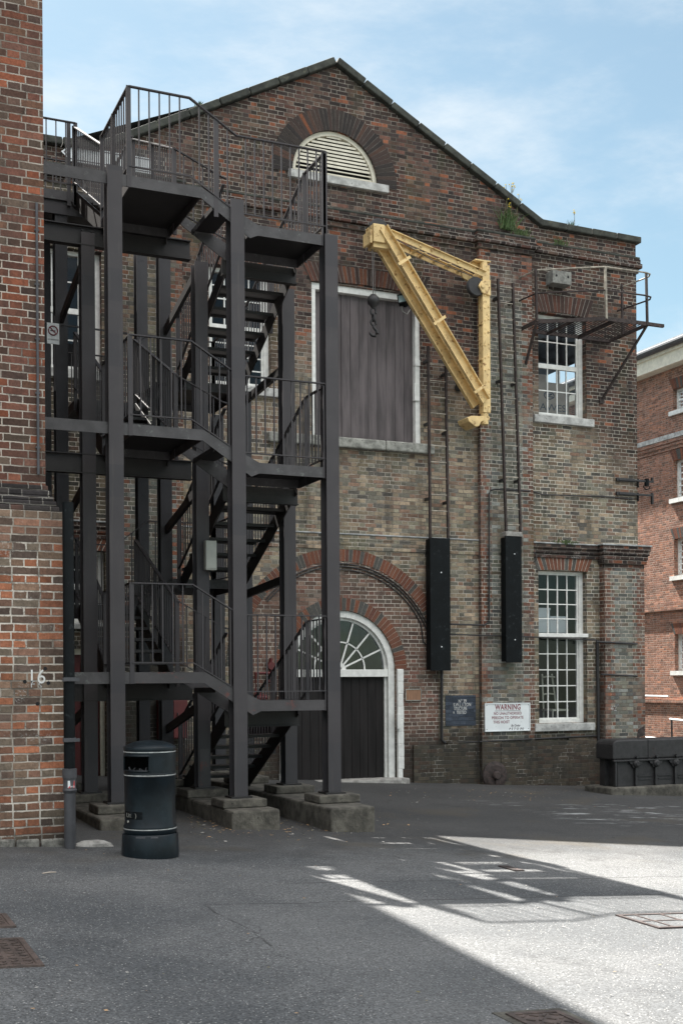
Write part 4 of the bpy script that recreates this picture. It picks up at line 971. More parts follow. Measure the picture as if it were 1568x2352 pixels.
for i, (x, y) in enumerate(posts):
    q = MB(); q.bar((x, y, ZG-.03), (x-.02, y, ZG+.98), .04, .04); q.build('rail_post', 'iron_lt' if i == 1 else 'iron_rust', fe)
for h, ov in ((.97, .14), (.52, .16)):
    pts = [(12.86, YF-.06, ZG+h+.0), (12.93, 20.11, ZG+h), (14.06, 19.45, ZG+h), (15.0, 19.42, ZG+h), (15.0+ov*.8, 19.44, ZG+h-.01), (15.0+ov*1.15, 19.54, ZG+h-.02), (15.0+ov*.9, 19.66, ZG+h-.03), (15.02, 20.2, ZG+h-.04), (15.0, 20.35, ZG+h-.04)]
    q = MB(); q.tube(pts, .017, 8); q.build('handrail', 'iron_rust' if h < .6 else 'iron_lt', fe, smooth=True)
for a, w in (((12.93, 20.12), PY(1203, 851, YF-.02)), ((15.04, 19.45), PY(1381, 919, YF-.02))):
    q = MB(); q.bar((*a, ZG-.05), (min(w.x, 15.05), YF-.02, w.z), .05, .03); q.box(min(w.x, 15.05)-.06, min(w.x, 15.05)+.04, YF-.05, YF-.005, w.z-.07, w.z+.05); q.build('brace', 'iron_rust', fe)

# ---- things seen through the windows --------------------------------
a, b_, c, d = H_['wr_up']
t = thing('bicycle_carton', 'brown bicycle carton printed DAWES standing inside the upper right window', 'carton', (a+.45, YF+.5, c-.2))
m_ = MB(); m_.box(a-.25, b_-.13, YF+.42, YF+.62, c-.35, c+.80); m_.box(a-.6, a+.62, YF+.66, YF+.8, c-.3, c+1.02); m_.build('carton', 'card', t)
p = PY(1262, 927, YF+.42); text('DAWES', 'lettering', a+.535, c+.28, .20, YF+.418, 'card_txt', t, fit=.80)
m_ = MB(); lc = Vector((a+.53, YF+.4175, c+.53))
m_.tube([lc+Vector((.12*math.cos(k*.3927), 0, .075*math.sin(k*.3927))) for k in range(16)], .012, 6, closed=True)
m_.bar(lc+Vector((-.09, 0, .02)), lc+Vector((.07, 0, .03)), .004, .022, side=(0, 1, 0)); m_.bar(lc+Vector((.07, 0, .03)), lc+Vector((-.06, 0, -.03)), .004, .022, side=(0, 1, 0)); m_.bar(lc+Vector((-.06, 0, -.03)), lc+Vector((.09, 0, -.025)), .004, .022, side=(0, 1, 0))
m_.build('emblem', 'card_txt', t)
a, b_, c, d = H_['wr_lo']
t = thing('ladderback_chair', 'cream ladder-back chair standing inside the tall lower right window', 'chair', (b_-.35, YF+.8, c-.35))
m_ = MB(); cx_, cy_, z0 = b_-.34, YF+.85, c-.05
for s in (-1, 1): m_.tube([(cx_+s*.15, cy_, z0-.3), (cx_+s*.16, cy_, z0+.35), (cx_+s*.12, cy_+.1, z0+1.05)], .018, 8)
for z in (.45, .62, .8, .98): m_.tube([(cx_-.15, cy_+.03, z0+z), (cx_, cy_+.06, z0+z+.02), (cx_+.15, cy_+.03, z0+z)], .016, 8)
m_.build('backrest', 'chair', t)
m_ = MB(); m_.box(cx_-.2, cx_+.2, cy_-.4, cy_, z0+.28, z0+.32); m_.build('seat', 'chair', t)
for dx, dy in ((-.18, -.38), (.18, -.38)): m_ = MB(); m_.tube([(cx_+dx, cy_+dy, z0-.4), (cx_+dx, cy_+dy, z0+.28)], .018, 8); m_.build('leg', 'chair', t)
for i, (fx, fz, w, h_) in enumerate(((.30, .60, .42, .28), (.66, .60, .40, .34), (.32, .70, .36, .2))):
    x0 = a+(b_-a)*fx-w/2; z0 = c+(d-c)*fz
    t = thing('storage_box', ('lower white', 'taller white', 'topmost white')[i] + ' archive box stacked behind the upper panes of the tall lower window', 'box', (x0+w/2, YF+.9, z0), 'white boxes inside the tall window')
    m_ = MB(); m_.box(x0, x0+w, YF+.42, YF+.8, z0, z0+h_*.8); m_.build('box_body', 'sign_w', t)
    m_ = MB(); m_.box(x0-.01, x0+w+.01, YF+.41, YF+.81, z0+h_*.8+.001, z0+h_); m_.build('lid', 'sign_w', t)

# ---- plants on the parapet ----------------------------------------
def weed(name, label, base, n, h, spread, stems=0, mat='leaf', grp=None):
    t = thing(name, label, 'plant', base, grp); m_ = MB(); base = Vector(base)
    for i in range(n):
        a = random.uniform(0, 6.28); r = random.uniform(0, spread); p = base+Vector((r*math.cos(a), r*math.sin(a)*.3-.02, random.uniform(-.02, .05)))
        hh = h*random.uniform(.35, 1); dr = Vector((random.uniform(-.8, .8), random.uniform(-.5, .05), random.uniform(-.35, .0)))*hh; w = Vector((random.uniform(.004, .010), 0, 0))
        m1 = p+Vector((0, 0, hh*.6))+dr*.4; e = p+Vector((0, 0, hh))+dr
        m_.face([p-w, p+w, m1+w*1.3, m1-w*1.3]); m_.face([m1-w*1.3, m1+w*1.3, e])
    m_.build('leaves', mat, t, fix=False)
    if stems:
        m_ = MB(); f_ = MB()
        for i in range(stems):
            p = base+Vector((random.uniform(-spread, spread), 0, 0)); e = p+Vector((random.uniform(-.1, .2), -.03, h*random.uniform(1.1, 2.3)))
            m_.tube([p, p.lerp(e, .5)+Vector((random.uniform(-.04, .04), 0, 0)), e], [.007, .005, .003], 5)
            for q in range(4):
                o = e+Vector((random.uniform(-.05, .05), random.uniform(-.02, .02), random.uniform(-.12, .02))); f_.box(o.x-.009, o.x+.009, o.y-.009, o.y+.009, o.z-.007, o.z+.007)
                m_.tube([p.lerp(e, .8), o], .002, 4)
        m_.build('stems', 'stem', t); f_.build('flowers', 'flower', t)
    return t
b0 = PY(1166, 527, YF-.05); weed('weed_clump', 'tall green weed with yellow flowers rooted on the cornice under the right gable slope', b0, 110, .46, .22, 6)
b0 = PY(1196, 545, YF-.1); weed('moss_tuft', 'low green moss tuft trailing on the cornice right of the flowering weed', b0, 60, .2, .25, 0, 'moss', 'small tufts on the stonework')
b0 = PY(1312, 530, YF-.0); weed('moss_tuft', 'bright green sprig growing under the flat right parapet coping', b0, 30, .2, .08, 1, 'leaf', 'small tufts on the stonework')
b0 = PY(1285, 563, YF-.08); weed('moss_tuft', 'pale moss tuft on the middle of the right cornice', b0, 40, .15, .2, 0, 'moss', 'small tufts on the stonework')
b0 = PY(458, 254, YF+.05); weed('moss_tuft', 'small green sprig on the left gable slope beside the stair handrail', b0, 24, .16, .1, 0, 'leaf', 'small tufts on the stonework')
b0 = PY(1298, 1250, YF-.12); weed('moss_tuft', 'moss tuft on the lead ledge over the lower right window', b0, 60, .1, .3, 0, 'moss', 'small tufts on the stonework')

# ================================================================== LEFT BUILDING
YL = 11.8
lb_ = thing('left_building', 'near red brick building corner with corbelled step along the left edge', 'building', (0, YL, 0))
XU = PY(106, 560, YL).x; XW = PY(145, 1500, YL).x; ZCb = PY(60, 1108, YL).z; ZCt = ZCb
zk = PY(60, 1172, YL).z
HL, SK = 10.8, .08
m_ = MB(); m_.prismz([(-14, YL+.12), (XU, YL+.12), (XU+SK*8.9, YL+9.0), (-14, YL+9.0)], ZCb, HL); m_.build('upper_wall', 'left_up', lb_)
m_ = MB(); m_.prismz([(-14, YL), (XW, YL), (XW+.06*9, YL+9.0), (-14, YL+9.0)], -1.2, zk); m_.build('lower_wall', 'left_low', lb_)
m_ = MB(); n = 5
for i in range(n):
    f = (i+1)/(n+1); z0, z1 = zk+(ZCb-zk)*i/n, zk+(ZCb-zk)*(i+1)/n
    m_.box(-14, XW+(XU-XW)*f - (0 if i else .0), YL+.12*f, YL+8.9, z0+.001, z1-.001)
m_.build('corbel', 'left_cor', lb_, bevel=.012)
m_ = MB(); m_.prismz([(-14.2, YL+.04), (XU+.05, YL+.04), (XU+.05+SK*9, YL+9.1), (-14.2, YL+9.1)], HL, HL+.12); m_.build('coping', 'coping', lb_)
m_ = MB(); q0, q1 = PY(84, 465, YL+.1), PY(87, 1090, YL+.1); m_.tube([(q0.x, YL+.10, q0.z), (q0.x+.0, YL+.10, q1.z)], .013, 8)
for f in (.1, .3, .5, .7, .9): z = q0.z+(q1.z-q0.z)*f; m_.box(q0.x-.022, q0.x+.022, YL+.095, YL+.125, z-.008, z+.008)
m_.build('conduit', 'pipe_grey', lb_)
p = PY(84, 1556, YL); text('16', 'painted_number', p.x, p.z, .19, YL-.002, 'txt_w', lb_, sx=.9, spacing=1.05)
p = PY(83, 1573, YL); text('F s', 'painted_letters', p.x, p.z, .10, YL-.002, 'chalk', lb_)
m_ = MB()
for px, py in ((111, 1569), (104, 1536), (57, 1566), (86, 1617)): p = PY(px, py, YL); m_.lathe([(0, -.003), (.018, -.003), (.018, .01)], p, 10, axis='y')
m_.build('bolt_holes', 'dark', lb_)
m_ = MB(); x = -1.5
for i in range(22):
    w = random.uniform(.16, .32); 
    if x > XW-.05: break
    z0 = gz(x, YL); m_.box(x, min(x+w-.015, XW+.0), YL-.03-random.uniform(0, .02), YL+.1, z0-.2, z0+.04+random.uniform(0, .03)); x += w
m_.build('footing_stones', 'footing', lb_, bevel=.02)
# downpipe at its corner
c = G(161, 1949); t = thing('downpipe', 'dark grey soil pipe with collar and sticker at the left building corner', 'pipe', c)
tz = PY(161, 1766, c.y).z; cl0, cl1 = PY(161, 1815, c.y).z, PY(161, 1766, c.y).z
m_ = MB(); r_ = .055; m_.lathe([(r_, -.05), (r_, cl0-c.z-.02)], c, 24); pip = m_.build('pipe', 'pipe_grey', t, smooth=True)
m_ = MB(); m_.lathe([(r_, cl0-c.z-.03), (r_*1.12, cl0-c.z-.02), (r_*1.25, cl0-c.z), (r_*1.08, cl0-c.z+.02), (r_*1.12, cl1-c.z-.09), (r_*1.25, cl1-c.z-.09), (r_*1.25, cl1-c.z), (0, cl1-c.z+.012)], c, 24)
m_.build('collar', 'pipe_grey', t, smooth=True)
m_ = MB(); m_.lathe([(r_*.98, cl1-c.z), (r_*.98, 3.3)], c, 20); m_.build('upper_pipe', 'black', t, smooth=True)
for py in (1561, 1700):
    z = PY(158, py, c.y).z; m_ = MB(); m_.lathe([(r_*1.0, z-c.z-.02), (r_*1.15, z-c.z-.02), (r_*1.15, z-c.z+.02), (r_*1.0, z-c.z+.02)], c, 20); m_.box(c.x-.065, c.x+.085, c.y-.075, c.y-.055, z-.016, z+.016); m_.build('clamp', 'pipe_grey', t)
m_ = MB(); sz = PY(165, 1801, c.y).z; s0 = c+Vector((-.01, -.064, 0))
m_.face([(s0.x-.02, s0.y, sz+.035), (s0.x-.02+.0, s0.y, sz-.035), (s0.x+.045, s0.y+.012, sz+.035)]); m_.build('sticker', 'sign_w', t, fix=False)
m_ = MB(); m_.face([(s0.x-.02, s0.y, sz-.035), (s0.x+.045, s0.y+.012, sz-.035), (s0.x+.045, s0.y+.012, sz+.035)]); m_.build('sticker', 'tile_red', t, fix=False)
text('BAG', 'lettering', s0.x+.022, sz-.022, .022, s0.y-.002, 'sign_w', t)
c = G(212, 1943); t = thing('concrete_lump', 'broken pale concrete lump on the ground beside the soil pipe', 'concrete lump', c)
m_ = MB(); m_.lathe([(0, .055), (.10, .05), (.17, .025), (.21, -.03)], (0, 0, 0), 14)
for v in m_.v: v.x *= random.uniform(.85, 1.15)*1.0; v.y *= .62*random.uniform(.85, 1.1); v += c
m_.build('lump', 'conc_lt', t)
# no smoking sign on a stair post
# ================================================================== STEEL STAIR
PA, PB, PC = PY(268, 1838, 13.69), PY(548, 1830, 13.69), PY(762, 1815, 13.69)
XA, XB, XC = PA.x, PB.x, PC.x
ROWS = [13.69, 15.15, 16.9, 18.2]
ZB = PB.z                                              # top of plinth pads
def rel(z): return z + CZ
st = thing('steel_fire_stair', 'dark grey steel switchback fire stair on I-beam posts in front of the brick gable', 'staircase', (XB, 14.5, gz(XB, 14.5)))
tops = {(0,0): 5.88, (0,1): 5.72, (0,2): 5.47, (1,0): 5.62, (1,1): 5.45, (1,2): 5.25, (2,0): 6.72, (2,1): 6.62, (2,2): 4.28, (3,0): 6.62, (3,1): 6.62, (3,2): 4.2}
def post(x, y, z0, z1, mat='steel'):
    m_ = MB(); w, d, tf, tw = .084, .095, .014, .010
    m_.box(x-w, x+w, y-d, y-d+tf, z0, z1); m_.box(x-w, x+w, y+d-tf, y+d, z0, z1); m_.box(x-tw/2, x+tw/2, y-d+tf, y+d-tf, z0, z1)
    o = m_.build('post', mat, st)
    m_ = MB(); m_.box(x-.13, x+.13, y-.13, y+.13, z0-.012, z0+.008); m_.build('base_plate', 'steel_dk', o)
for r_i, y in enumerate(ROWS):
    for c_i, x in enumerate((XA, XB, XC)):
        post(x, y, ZB, rel(tops[r_i, c_i]), 'steel' if r_i < 2 else 'steel_shaded')
LX0, LX1, SX1, FX1 = 3.33, 4.18, 4.78, 5.73            # left landing, step, right landing
YFr, YLb, YRb, YB0, YB1 = 13.63, 15.0, 14.5, 16.75, 18.1
def landing(x0, x1, y0, y1, z, mat='fascia'):
    m_ = MB(); m_.box(x0+.006, x1-.006, y0+.01, y1-.01, z-.012, z)
    lo = m_.build('landing', 'steel_dk', st)
    q = MB(); t_ = .012; h = .115
    q.box(x0, x1, y0-.004, y0+t_-.004, z-h, z+.012); q.box(x0, x1, y1-t_, y1, z-h, z+.011)
    q.box(x0-.001, x0+t_, y0+t_, y1-t_, z-h, z+.010); q.box(x1-t_, x1+.001, y0+t_, y1-t_, z-h, z+.010)
    q.build('channel', mat, lo)
    return lo
def stringer(a, b_, th=.012, h=.20, mat='steel_dk', parent=None, side=(1, 0, 0)):
    m_ = MB(); m_.bar(a, b_, th, h, side=side); return m_.build('stringer', mat, parent or st)
def flight(x0, x1, y0, z0, y1, z1, n):
    """n risers from (y0,z0) to (y1,z1)"""
    s = stringer((x0+.006, y0, z0-.09), (x0+.006, y1, z1-.09), parent=st, h=.22)
    o_ = OFF[s.name]; s.name = 'flight'; OFF[s.name] = o_
    stringer((x1-.006, y0, z0-.09), (x1-.006, y1, z1-.09), parent=s, h=.22)
    TW = abs(y1-y0)/(n-1)*.46
    for i in range(1, n):
        y = y0+(y1-y0)*(i-.5)/(n-1)*1.0; z = z0+(z1-z0)*i/n
        m_ = MB(); m_.box(x0+.012, x1-.012, y-TW, y+TW, z-.008, z); m_.box(x0+.012, x1-.012, y-TW, y-TW+.008, z-.04, z-.008); m_.box(x0+.012, x1-.012, y+TW-.008, y+TW, z-.04, z-.008); m_.build('tread', 'steel_dk', s)
    return s
def railing(pts, h=1.0, b=.10, sp=.112, posts=(), pw=.035, pdrop=.16, cap=True):
    """pts: floor polyline; flat handrail and bottom bar with square balusters between"""
    P_ = [Vector(p) for p in pts]; m_ = MB()
    for a, c in zip(P_[:-1], P_[1:]):
        up = Vector((0, 0, 1))
        m_.bar(a+up*h, c+up*h, .042, .014); m_.bar(a+up*b, c+up*b, .032, .012)
        L = Vector((c.x-a.x, c.y-a.y, 0)).length; n = max(1, round(L/sp))
        for i in range(1, n):
            p = a.lerp(c, i/n); m_.box(p.x-.0075, p.x+.0075, p.y-.0075, p.y+.0075, p.z+b, p.z+h-.004)
    r = m_.build('railing', 'steel', st)
    q = MB()
    for f in posts:
        k = int(f); p = P_[k] if f == k else P_[k].lerp(P_[k+1], f-k)
        q = MB(); q.box(p.x-.009, p.x+.009, p.y-pw, p.y+pw, p.z-pdrop, p.z+h+.006) if False else q.box(p.x-pw*.75, p.x+pw*.75, p.y-.009, p.y+.009, p.z-pdrop, p.z+h+.008)
        q.build('rail_post', 'steel', r)
    return r
FLS = [5.79, 2.96, .13]
for k, fl in enumerate(FLS):
    z = rel(fl); fr = z-.34; br = fr-1.13; blu = z+.97; fm = 'fascia_red' if k == 2 else 'fascia'
    landing(LX0, LX1, YFr, YLb, z, fm)
    landing(SX1, FX1, YFr, YRb, fr, fm)
    # two-riser step between them
    for y in (YFr-.002, YRb): 
        m_ = MB(); m_.prism([(LX1, z+.012), (LX1, z-.115), (SX1, fr-.16), (SX1+.10, fr-.115), (SX1+.10, fr+.012), (SX1+.02, fr+.05)], y-.004, y+.008); m_.build('step_side', fm, st)
    m_ = MB(); m_.box(LX1+.14, LX1+.43, YFr+.01, YRb-.01, z-.18, z-.17); m_.box(LX1+.14, LX1+.148, YFr+.01, YRb-.01, z-.23, z-.18); m_.build('step_tread', 'steel_dk', st)
    # left flight up to the back landing
    flight(LX0+.02, LX1-.02, YLb, z, YB0, blu, 6)
    landing(1.4 if k == 0 else LX0, LX1, YB0, YB1, blu, 'fascia')
    # right flight down to the back landing or ground
    if k < 2:
        flight(SX1+.02, FX1-.04, YRb, fr, YB0, br, 7); landing(SX1-.1, FX1, YB0, YB1, br)
        m_ = MB(); m_.box(LX1+.05, LX1+.3, YB0+.02, YB1-.02, br-.21, br-.20); m_.box(LX1+.28, LX1+.5, YB0+.02, YB1-.02, br-.05, br-.04)
        m_.prism([(LX1, br-.39), (LX1, br-.5), (SX1-.1, br-.115), (SX1-.1, br+.01)], YB0+.005, YB0+.016); m_.build('back_step', 'steel_dk', st)
    else: flight(SX1+.02, FX1-.04, YRb, fr, YRb+2.25, fr-1.13-.1, 8)
    # beams
    for y, dz in ((15.15, -.05),):
        m_ = MB(); m_.box(1.6, LX1+.3, y-.05, y-.04, z-.27+dz, z-.05+dz); m_.box(1.6, LX1+.3, y-.10, y+.01, z-.05+dz, z-.038+dz); m_.box(1.6, LX1+.3, y-.10, y+.01, z-.282+dz, z-.27+dz); m_.build('beam', 'steel_dk', st)
    m_ = MB(); m_.box(1.6, LX0-.003, YFr-.003, YFr+.009, z-.118, z+.014); m_.box(1.6, LX0-.003, YFr+.009, YFr+.07, z+.002, z+.014); m_.build('beam', 'fascia', st)
    for x in (XA, XB, XC):
        zz = z-.36 if x != XC else (br-.05 if k < 2 else fr-.35)
        m_ = MB(); m_.bar((x, 15.15, zz-.03), (x, 16.9, zz-(.13 if x == XC else .42)), .05, .11); m_.build('brace', 'steel_dk', st)
    m_ = MB(); m_.box(XB+.1, XC-.1, YRb+.02, YRb+.035, fr-.32, fr-.12); m_.box(XB+.1, XC-.1, YRb-.03, YRb+.06, fr-.33, fr-.32); m_.build('beam', 'steel_dk', st)
    # railings
    railing([(LX0, YFr, z), (4.05, YFr, z), (4.62, YFr, fr), (FX1+.02, YFr, fr)], 1.03, .12, posts=(0, 1.55, 3) if k == 0 else (0, 3), pdrop=.12)
    railing([(LX0, YFr, z), (LX0, YLb, z)], 1.03, .12, posts=(.55, 1), pdrop=.1)
    railing([(LX0, YLb, z), (LX0, YB0, blu)], .92, .16, posts=(1,), pdrop=.16)
    if True:
        railing([(LX1, YB0+.1, blu+.02), (LX1, YLb-.25, z+.0), (SX1-.05, YRb+.05, fr), (SX1+.02, YRb+.05, fr-.02)], .92, .16, posts=(0, .5, 1))
    yb, zb_ = (YB0, br) if k < 2 else (YRb+2.25, fr-1.23)
    railing([(FX1, YFr, fr), (FX1, YFr+.62, fr), (FX1, yb, zb_)], 1.0, .12, posts=(0, 1, 1.5), pdrop=.12)
    railing([(SX1-.0, YRb+.12, fr-.04), (SX1-.0, yb, zb_)], .9, .16, posts=(.5, 1), pdrop=.16)
    if k < 2:
        railing([(LX0, YB1, br-.39), (LX1, YB1, br-.39), (SX1-.1, YB1, br), (FX1, YB1, br)], 1.0, .12, posts=(0, 1, 3)); railing([(FX1, YB0, br), (FX1, YB1, br)], 1.0, .12, posts=(1,))
# top walkway to the left
zt = rel(5.79+.97)
railing([(1.5, YB0, zt), (LX0+.02, YB0, zt)], .97, .12, sp=.13, posts=(.95, 1), pdrop=.18)
railing([(1.5, YB1, zt), (LX1, YB1, zt)], 1.0, .12, posts=(.6, 1)); railing([(LX1, YB0+.15, zt), (LX1, YB1, zt)], 1.0, .12, posts=(1,))
m_ = MB(); m_.box(1.5, LX1, YB0+.03, YB0+.04, zt-.30, zt-.11); m_.build('beam', 'steel', st)
# bolts on the beam ends
m_ = MB()
for fl in FLS:
    z = rel(fl)-.2
    for dx in (-.06, .06):
        for dz in (-.05, .06): m_.lathe([(0, -.02), (.016, -.02), (.016, 0)], (XA+dx, 15.10, z+dz), 6, axis='y')
    for dx, dz in ((.03, .06), (.03, -.04)): m_.lathe([(0, -.02), (.014, -.02), (.014, 0)], (LX1+.40, YFr-.006, rel(fl)-.30+dz*.3), 6, axis='y')
m_.build('bolts', 'steel_dk', st)
# red primer patch on the low part of one inner post
m_ = MB(); m_.box(XB-.06, XB+.06, 15.15-.1015, 15.15-.1003, ZB+.03, ZB+.5); m_.build('primer_patch', 'fascia_red', st)

# plinths with pads
for i, (x, ln, lab) in enumerate(((XA, 'leftmost low', 'leftmost long concrete plinth, half hidden behind the litter bin'), (XB, '', 'middle long concrete plinth under the centre stair posts'), (XC, '', 'rightmost long concrete plinth in front of the arched door'))):
    yf = (13.05, 13.17, 12.95)[i]; g0 = gz(x, 13.5)
    t = thing('concrete_plinth', lab, 'plinth', (x, 15.8, g0), 'concrete plinths under the stair')
    x0, x1 = ((x-.33, x+.26) if i == 0 else (x-.26, x+.33) if i == 1 else (x-.33, x+.24))
    zt_ = ZB-.115
    m_ = MB(); m_.box(x0, x1, yf, 18.6, g0-.3, zt_); m_.build('block', 'concrete', t, bevel=.025)
    for y in ROWS:
        m_ = MB(); m_.box(x-.27, x+.27, y-.25, y+.25, zt_+.002, ZB-.013); m_.build('pad', 'concrete', t, bevel=.015)
# junction box on an inner post
a, b_ = PY(470, 1310, 15.0), PY(495, 1243, 15.0); t = thing('junction_box', 'pale grey electrical box fixed to the inner centre stair post', 'electrical box', ((a.x+b_.x)/2, 15.0, a.z))
m_ = MB(); m_.box(a.x, b_.x, 14.95, 15.045, a.z, b_.z); m_.build('case', 'box_grey', t, bevel=.01)
m_ = MB(); m_.box(a.x+.006, b_.x-.006, 14.943, 14.951, a.z+.02, b_.z-.02); m_.build('lid', 'box_grey', t, bevel=.004)
m_ = MB(); xm = (a.x+b_.x)/2; m_.tube([(xm, 15.0, a.z), (xm, 15.0, a.z-.06), (xm+.05, 15.02, a.z-.12), (xm+.09, 15.04, a.z-.10)], .008, 6); m_.build('cable', 'black', t)
# no smoking sign
a, b_ = PY(108, 788, 15.9), PY(136, 743, 15.9); t = thing('no_smoking_sign', 'small white no smoking sign between the left building and the stair', 'sign', ((a.x+b_.x)/2, 15.9, a.z))
m_ = MB(); m_.box(a.x, b_.x, 15.9, 15.91, a.z, b_.z); m_.build('board', 'sign_w', t)
cc = Vector(((a.x+b_.x)/2, 15.897, b_.z-.10)); m_ = MB(); m_.tube([cc+Vector((.058*math.cos(k*.2618), 0, .058*math.sin(k*.2618))) for k in range(24)], .008, 6, closed=True); m_.bar(cc+Vector((-.04, 0, .04)), cc+Vector((.04, 0, -.04)), .006, .012, side=(0, 1, 0)); m_.build('prohibition_ring', 'txt_red', t)
m_ = MB(); m_.box(cc.x-.035, cc.x+.03, 15.896, 15.8985, cc.z-.008, cc.z+.006); m_.build('cigarette', 'txt_dk', t)
text('NO SMOKING', 'lettering', cc.x, a.z+.055, .022, 15.8985, 'txt_dk', t)
m_ = MB(); m_.bar(((a.x+b_.x)/2+.02, 15.92, b_.z+.1), ((a.x+b_.x)/2+.02, 15.92, a.z-.6), .02, .02); m_.bar((a.x-.5, 15.93, a.z+.28), (b_.x+.9, 15.93, a.z+.25), .02, .02); m_.build('holder', 'steel', t)

# ================================================================== LITTER BIN
gb = G(350, 1975); sc_ = .000515; r0 = 515*sc_; bc = Vector((gb.x+.05, gb.y+r0, gz(gb.x, gb.y+r0)))
bn = thing('litter_bin', 'round dark green litter bin with domed lid standing before the stair', 'litter bin', bc)
def Hh(y): return (2250-y)*sc_
m_ = MB(); m_.lathe([(0, -.01), (515*sc_, -.01), (518*sc_, Hh(2190)), (505*sc_, Hh(1870)), (488*sc_, Hh(1840)), (470*sc_, Hh(1838))], bc, 64); m_.build('base', 'bin', bn, smooth=True)
m_ = MB(); m_.lathe([(455*sc_, Hh(1840)), (478*sc_, Hh(1800)), (480*sc_, Hh(1765)), (470*sc_, Hh(1755)), (470*sc_, Hh(1735)), (480*sc_, Hh(1725)), (476*sc_, Hh(1690)), (455*sc_, Hh(1650)), (457*sc_, Hh(1200)), (462*sc_, Hh(810)), (470*sc_, Hh(800)), (460*sc_, Hh(785)), (460*sc_, Hh(765)), (470*sc_, Hh(755)), (464*sc_, Hh(735))], bc, 64); m_.build('body', 'bin', bn, smooth=True)
vd = math.atan2(-bc.y, -bc.x)                          # angle towards the camera
nseg = 96
def sk(i, k):
    a = (2*math.pi*(k+.5)/nseg - vd + math.pi) % (2*math.pi) - math.pi
    return i in (2,) and (-1.36 < a < -.02)
m_ = MB(); m_.lathe([(464*sc_, Hh(735)), (466*sc_, Hh(715)), (464*sc_, Hh(695)), (466*sc_, Hh(425)), (466*sc_, Hh(395)), (462*sc_, Hh(370)), (458*sc_, Hh(330))], bc, nseg, skip=sk)
hd = m_.build('hood', 'bin', bn, smooth=True)
m_ = MB()
def cyl(a, r, z): return bc+Vector((r*math.cos(vd+a), r*math.sin(vd+a), z))
fr_ = [cyl(a, 468*sc_, Hh(695)) for a in [-1.36+.067*i for i in range(21)]] + [cyl(-.02, 468*sc_, Hh(695+(425-695)*f)) for f in (.25, .5, .75)] + [cyl(a, 468*sc_, Hh(425)) for a in [-.02-.067*i for i in range(21)]] + [cyl(-1.36, 468*sc_, Hh(425+(695-425)*f)) for f in (.25, .5, .75)]
m_.tube(fr_, .009, 6, closed=True); m_.build('aperture_rim', 'bin', hd, smooth=True)
m_ = MB(); m_.lathe([(440*sc_, Hh(740)), (440*sc_, Hh(340))], bc, 48, skip=lambda i, k: (-1.45 < ((2*math.pi*(k+.5)/48 - vd + math.pi) % (2*math.pi) - math.pi) < .05)); m_.lathe([(0, Hh(690)), (440*sc_, Hh(690))], bc, 48); m_.build('liner', 'dark', hd)
m_ = MB()
for i in range(9): p = cyl(random.uniform(-1.2, -.15), 420*sc_, Hh(690)); m_.bar(p, p+Vector((random.uniform(-.03, .03), random.uniform(-.02, .02), random.uniform(.01, .04))), .003, .008)
m_.build('rubbish', 'pipe_grey', hd)
m_ = MB(); m_.lathe([(458*sc_, Hh(335)), (470*sc_, Hh(325)), (472*sc_, Hh(285)), (462*sc_, Hh(268)), (380*sc_, Hh(222)), (250*sc_, Hh(180)), (110*sc_, Hh(160)), (0, Hh(157))], bc, 64); m_.build('lid', 'bin', bn, smooth=True)
for ya, yb_, rr in ((352, 368, 464), (768, 786, 463.5), (1735, 1752, 474)):
    m_ = MB(); m_.lathe([((rr-2)*sc_, Hh(yb_)), ((rr+4)*sc_, Hh(yb_)), ((rr+4)*sc_, Hh(ya)), ((rr-2)*sc_, Hh(ya))], bc, 64); m_.build('band', 'bin_band', bn, smooth=True)
m_ = MB(); A_ = [-1.25+.05*i for i in range(20)]; rr = 460*sc_
for a, a2 in zip(A_[:-1], A_[1:]): m_.face([cyl(a, rr, Hh(1555)), cyl(a2, rr, Hh(1555)), cyl(a2, rr, Hh(1420)), cyl(a, rr, Hh(1420))])
lbp = m_.build('label_panel', 'black', bn, fix=False)
for s, a in (('Litt', -.95), (')', -.58)):
    o = text(s, 'lettering', 0, 0, .055, 0, 'timber', bn, bold=.0005); p = cyl(a, 463*sc_, Hh(1490)); o.location = p-OFF[bn.name]; o.rotation_euler = (math.pi/2, 0, vd+a+math.pi/2); o.parent = lbp
m_ = MB(); p = cyl(-1.02, 459*sc_, Hh(1605)); n_ = Vector((math.cos(vd-1.02), math.sin(vd-1.02), 0)); m_.tube([p-n_*.002, p+n_*.003], .011, 16); m_.build('lock', 'box_grey', bn)
m_ = MB()
for a in (-.42, -.32, -.22, .12, .22, .32): pass
for a0 in (-.52, .02):
    A_ = [a0+.05*i for i in range(8 if a0 < 0 else 6)]
    for a, a2 in zip(A_[:-1], A_[1:]): m_.face([cyl(a, 507*sc_, Hh(1885)), cyl(a2, 507*sc_, Hh(1885)), cyl(a2, 506*sc_, Hh(1855)), cyl(a, 506*sc_, Hh(1855))])
m_.build('base_sticker', 'pipe_grey', bn, fix=False)

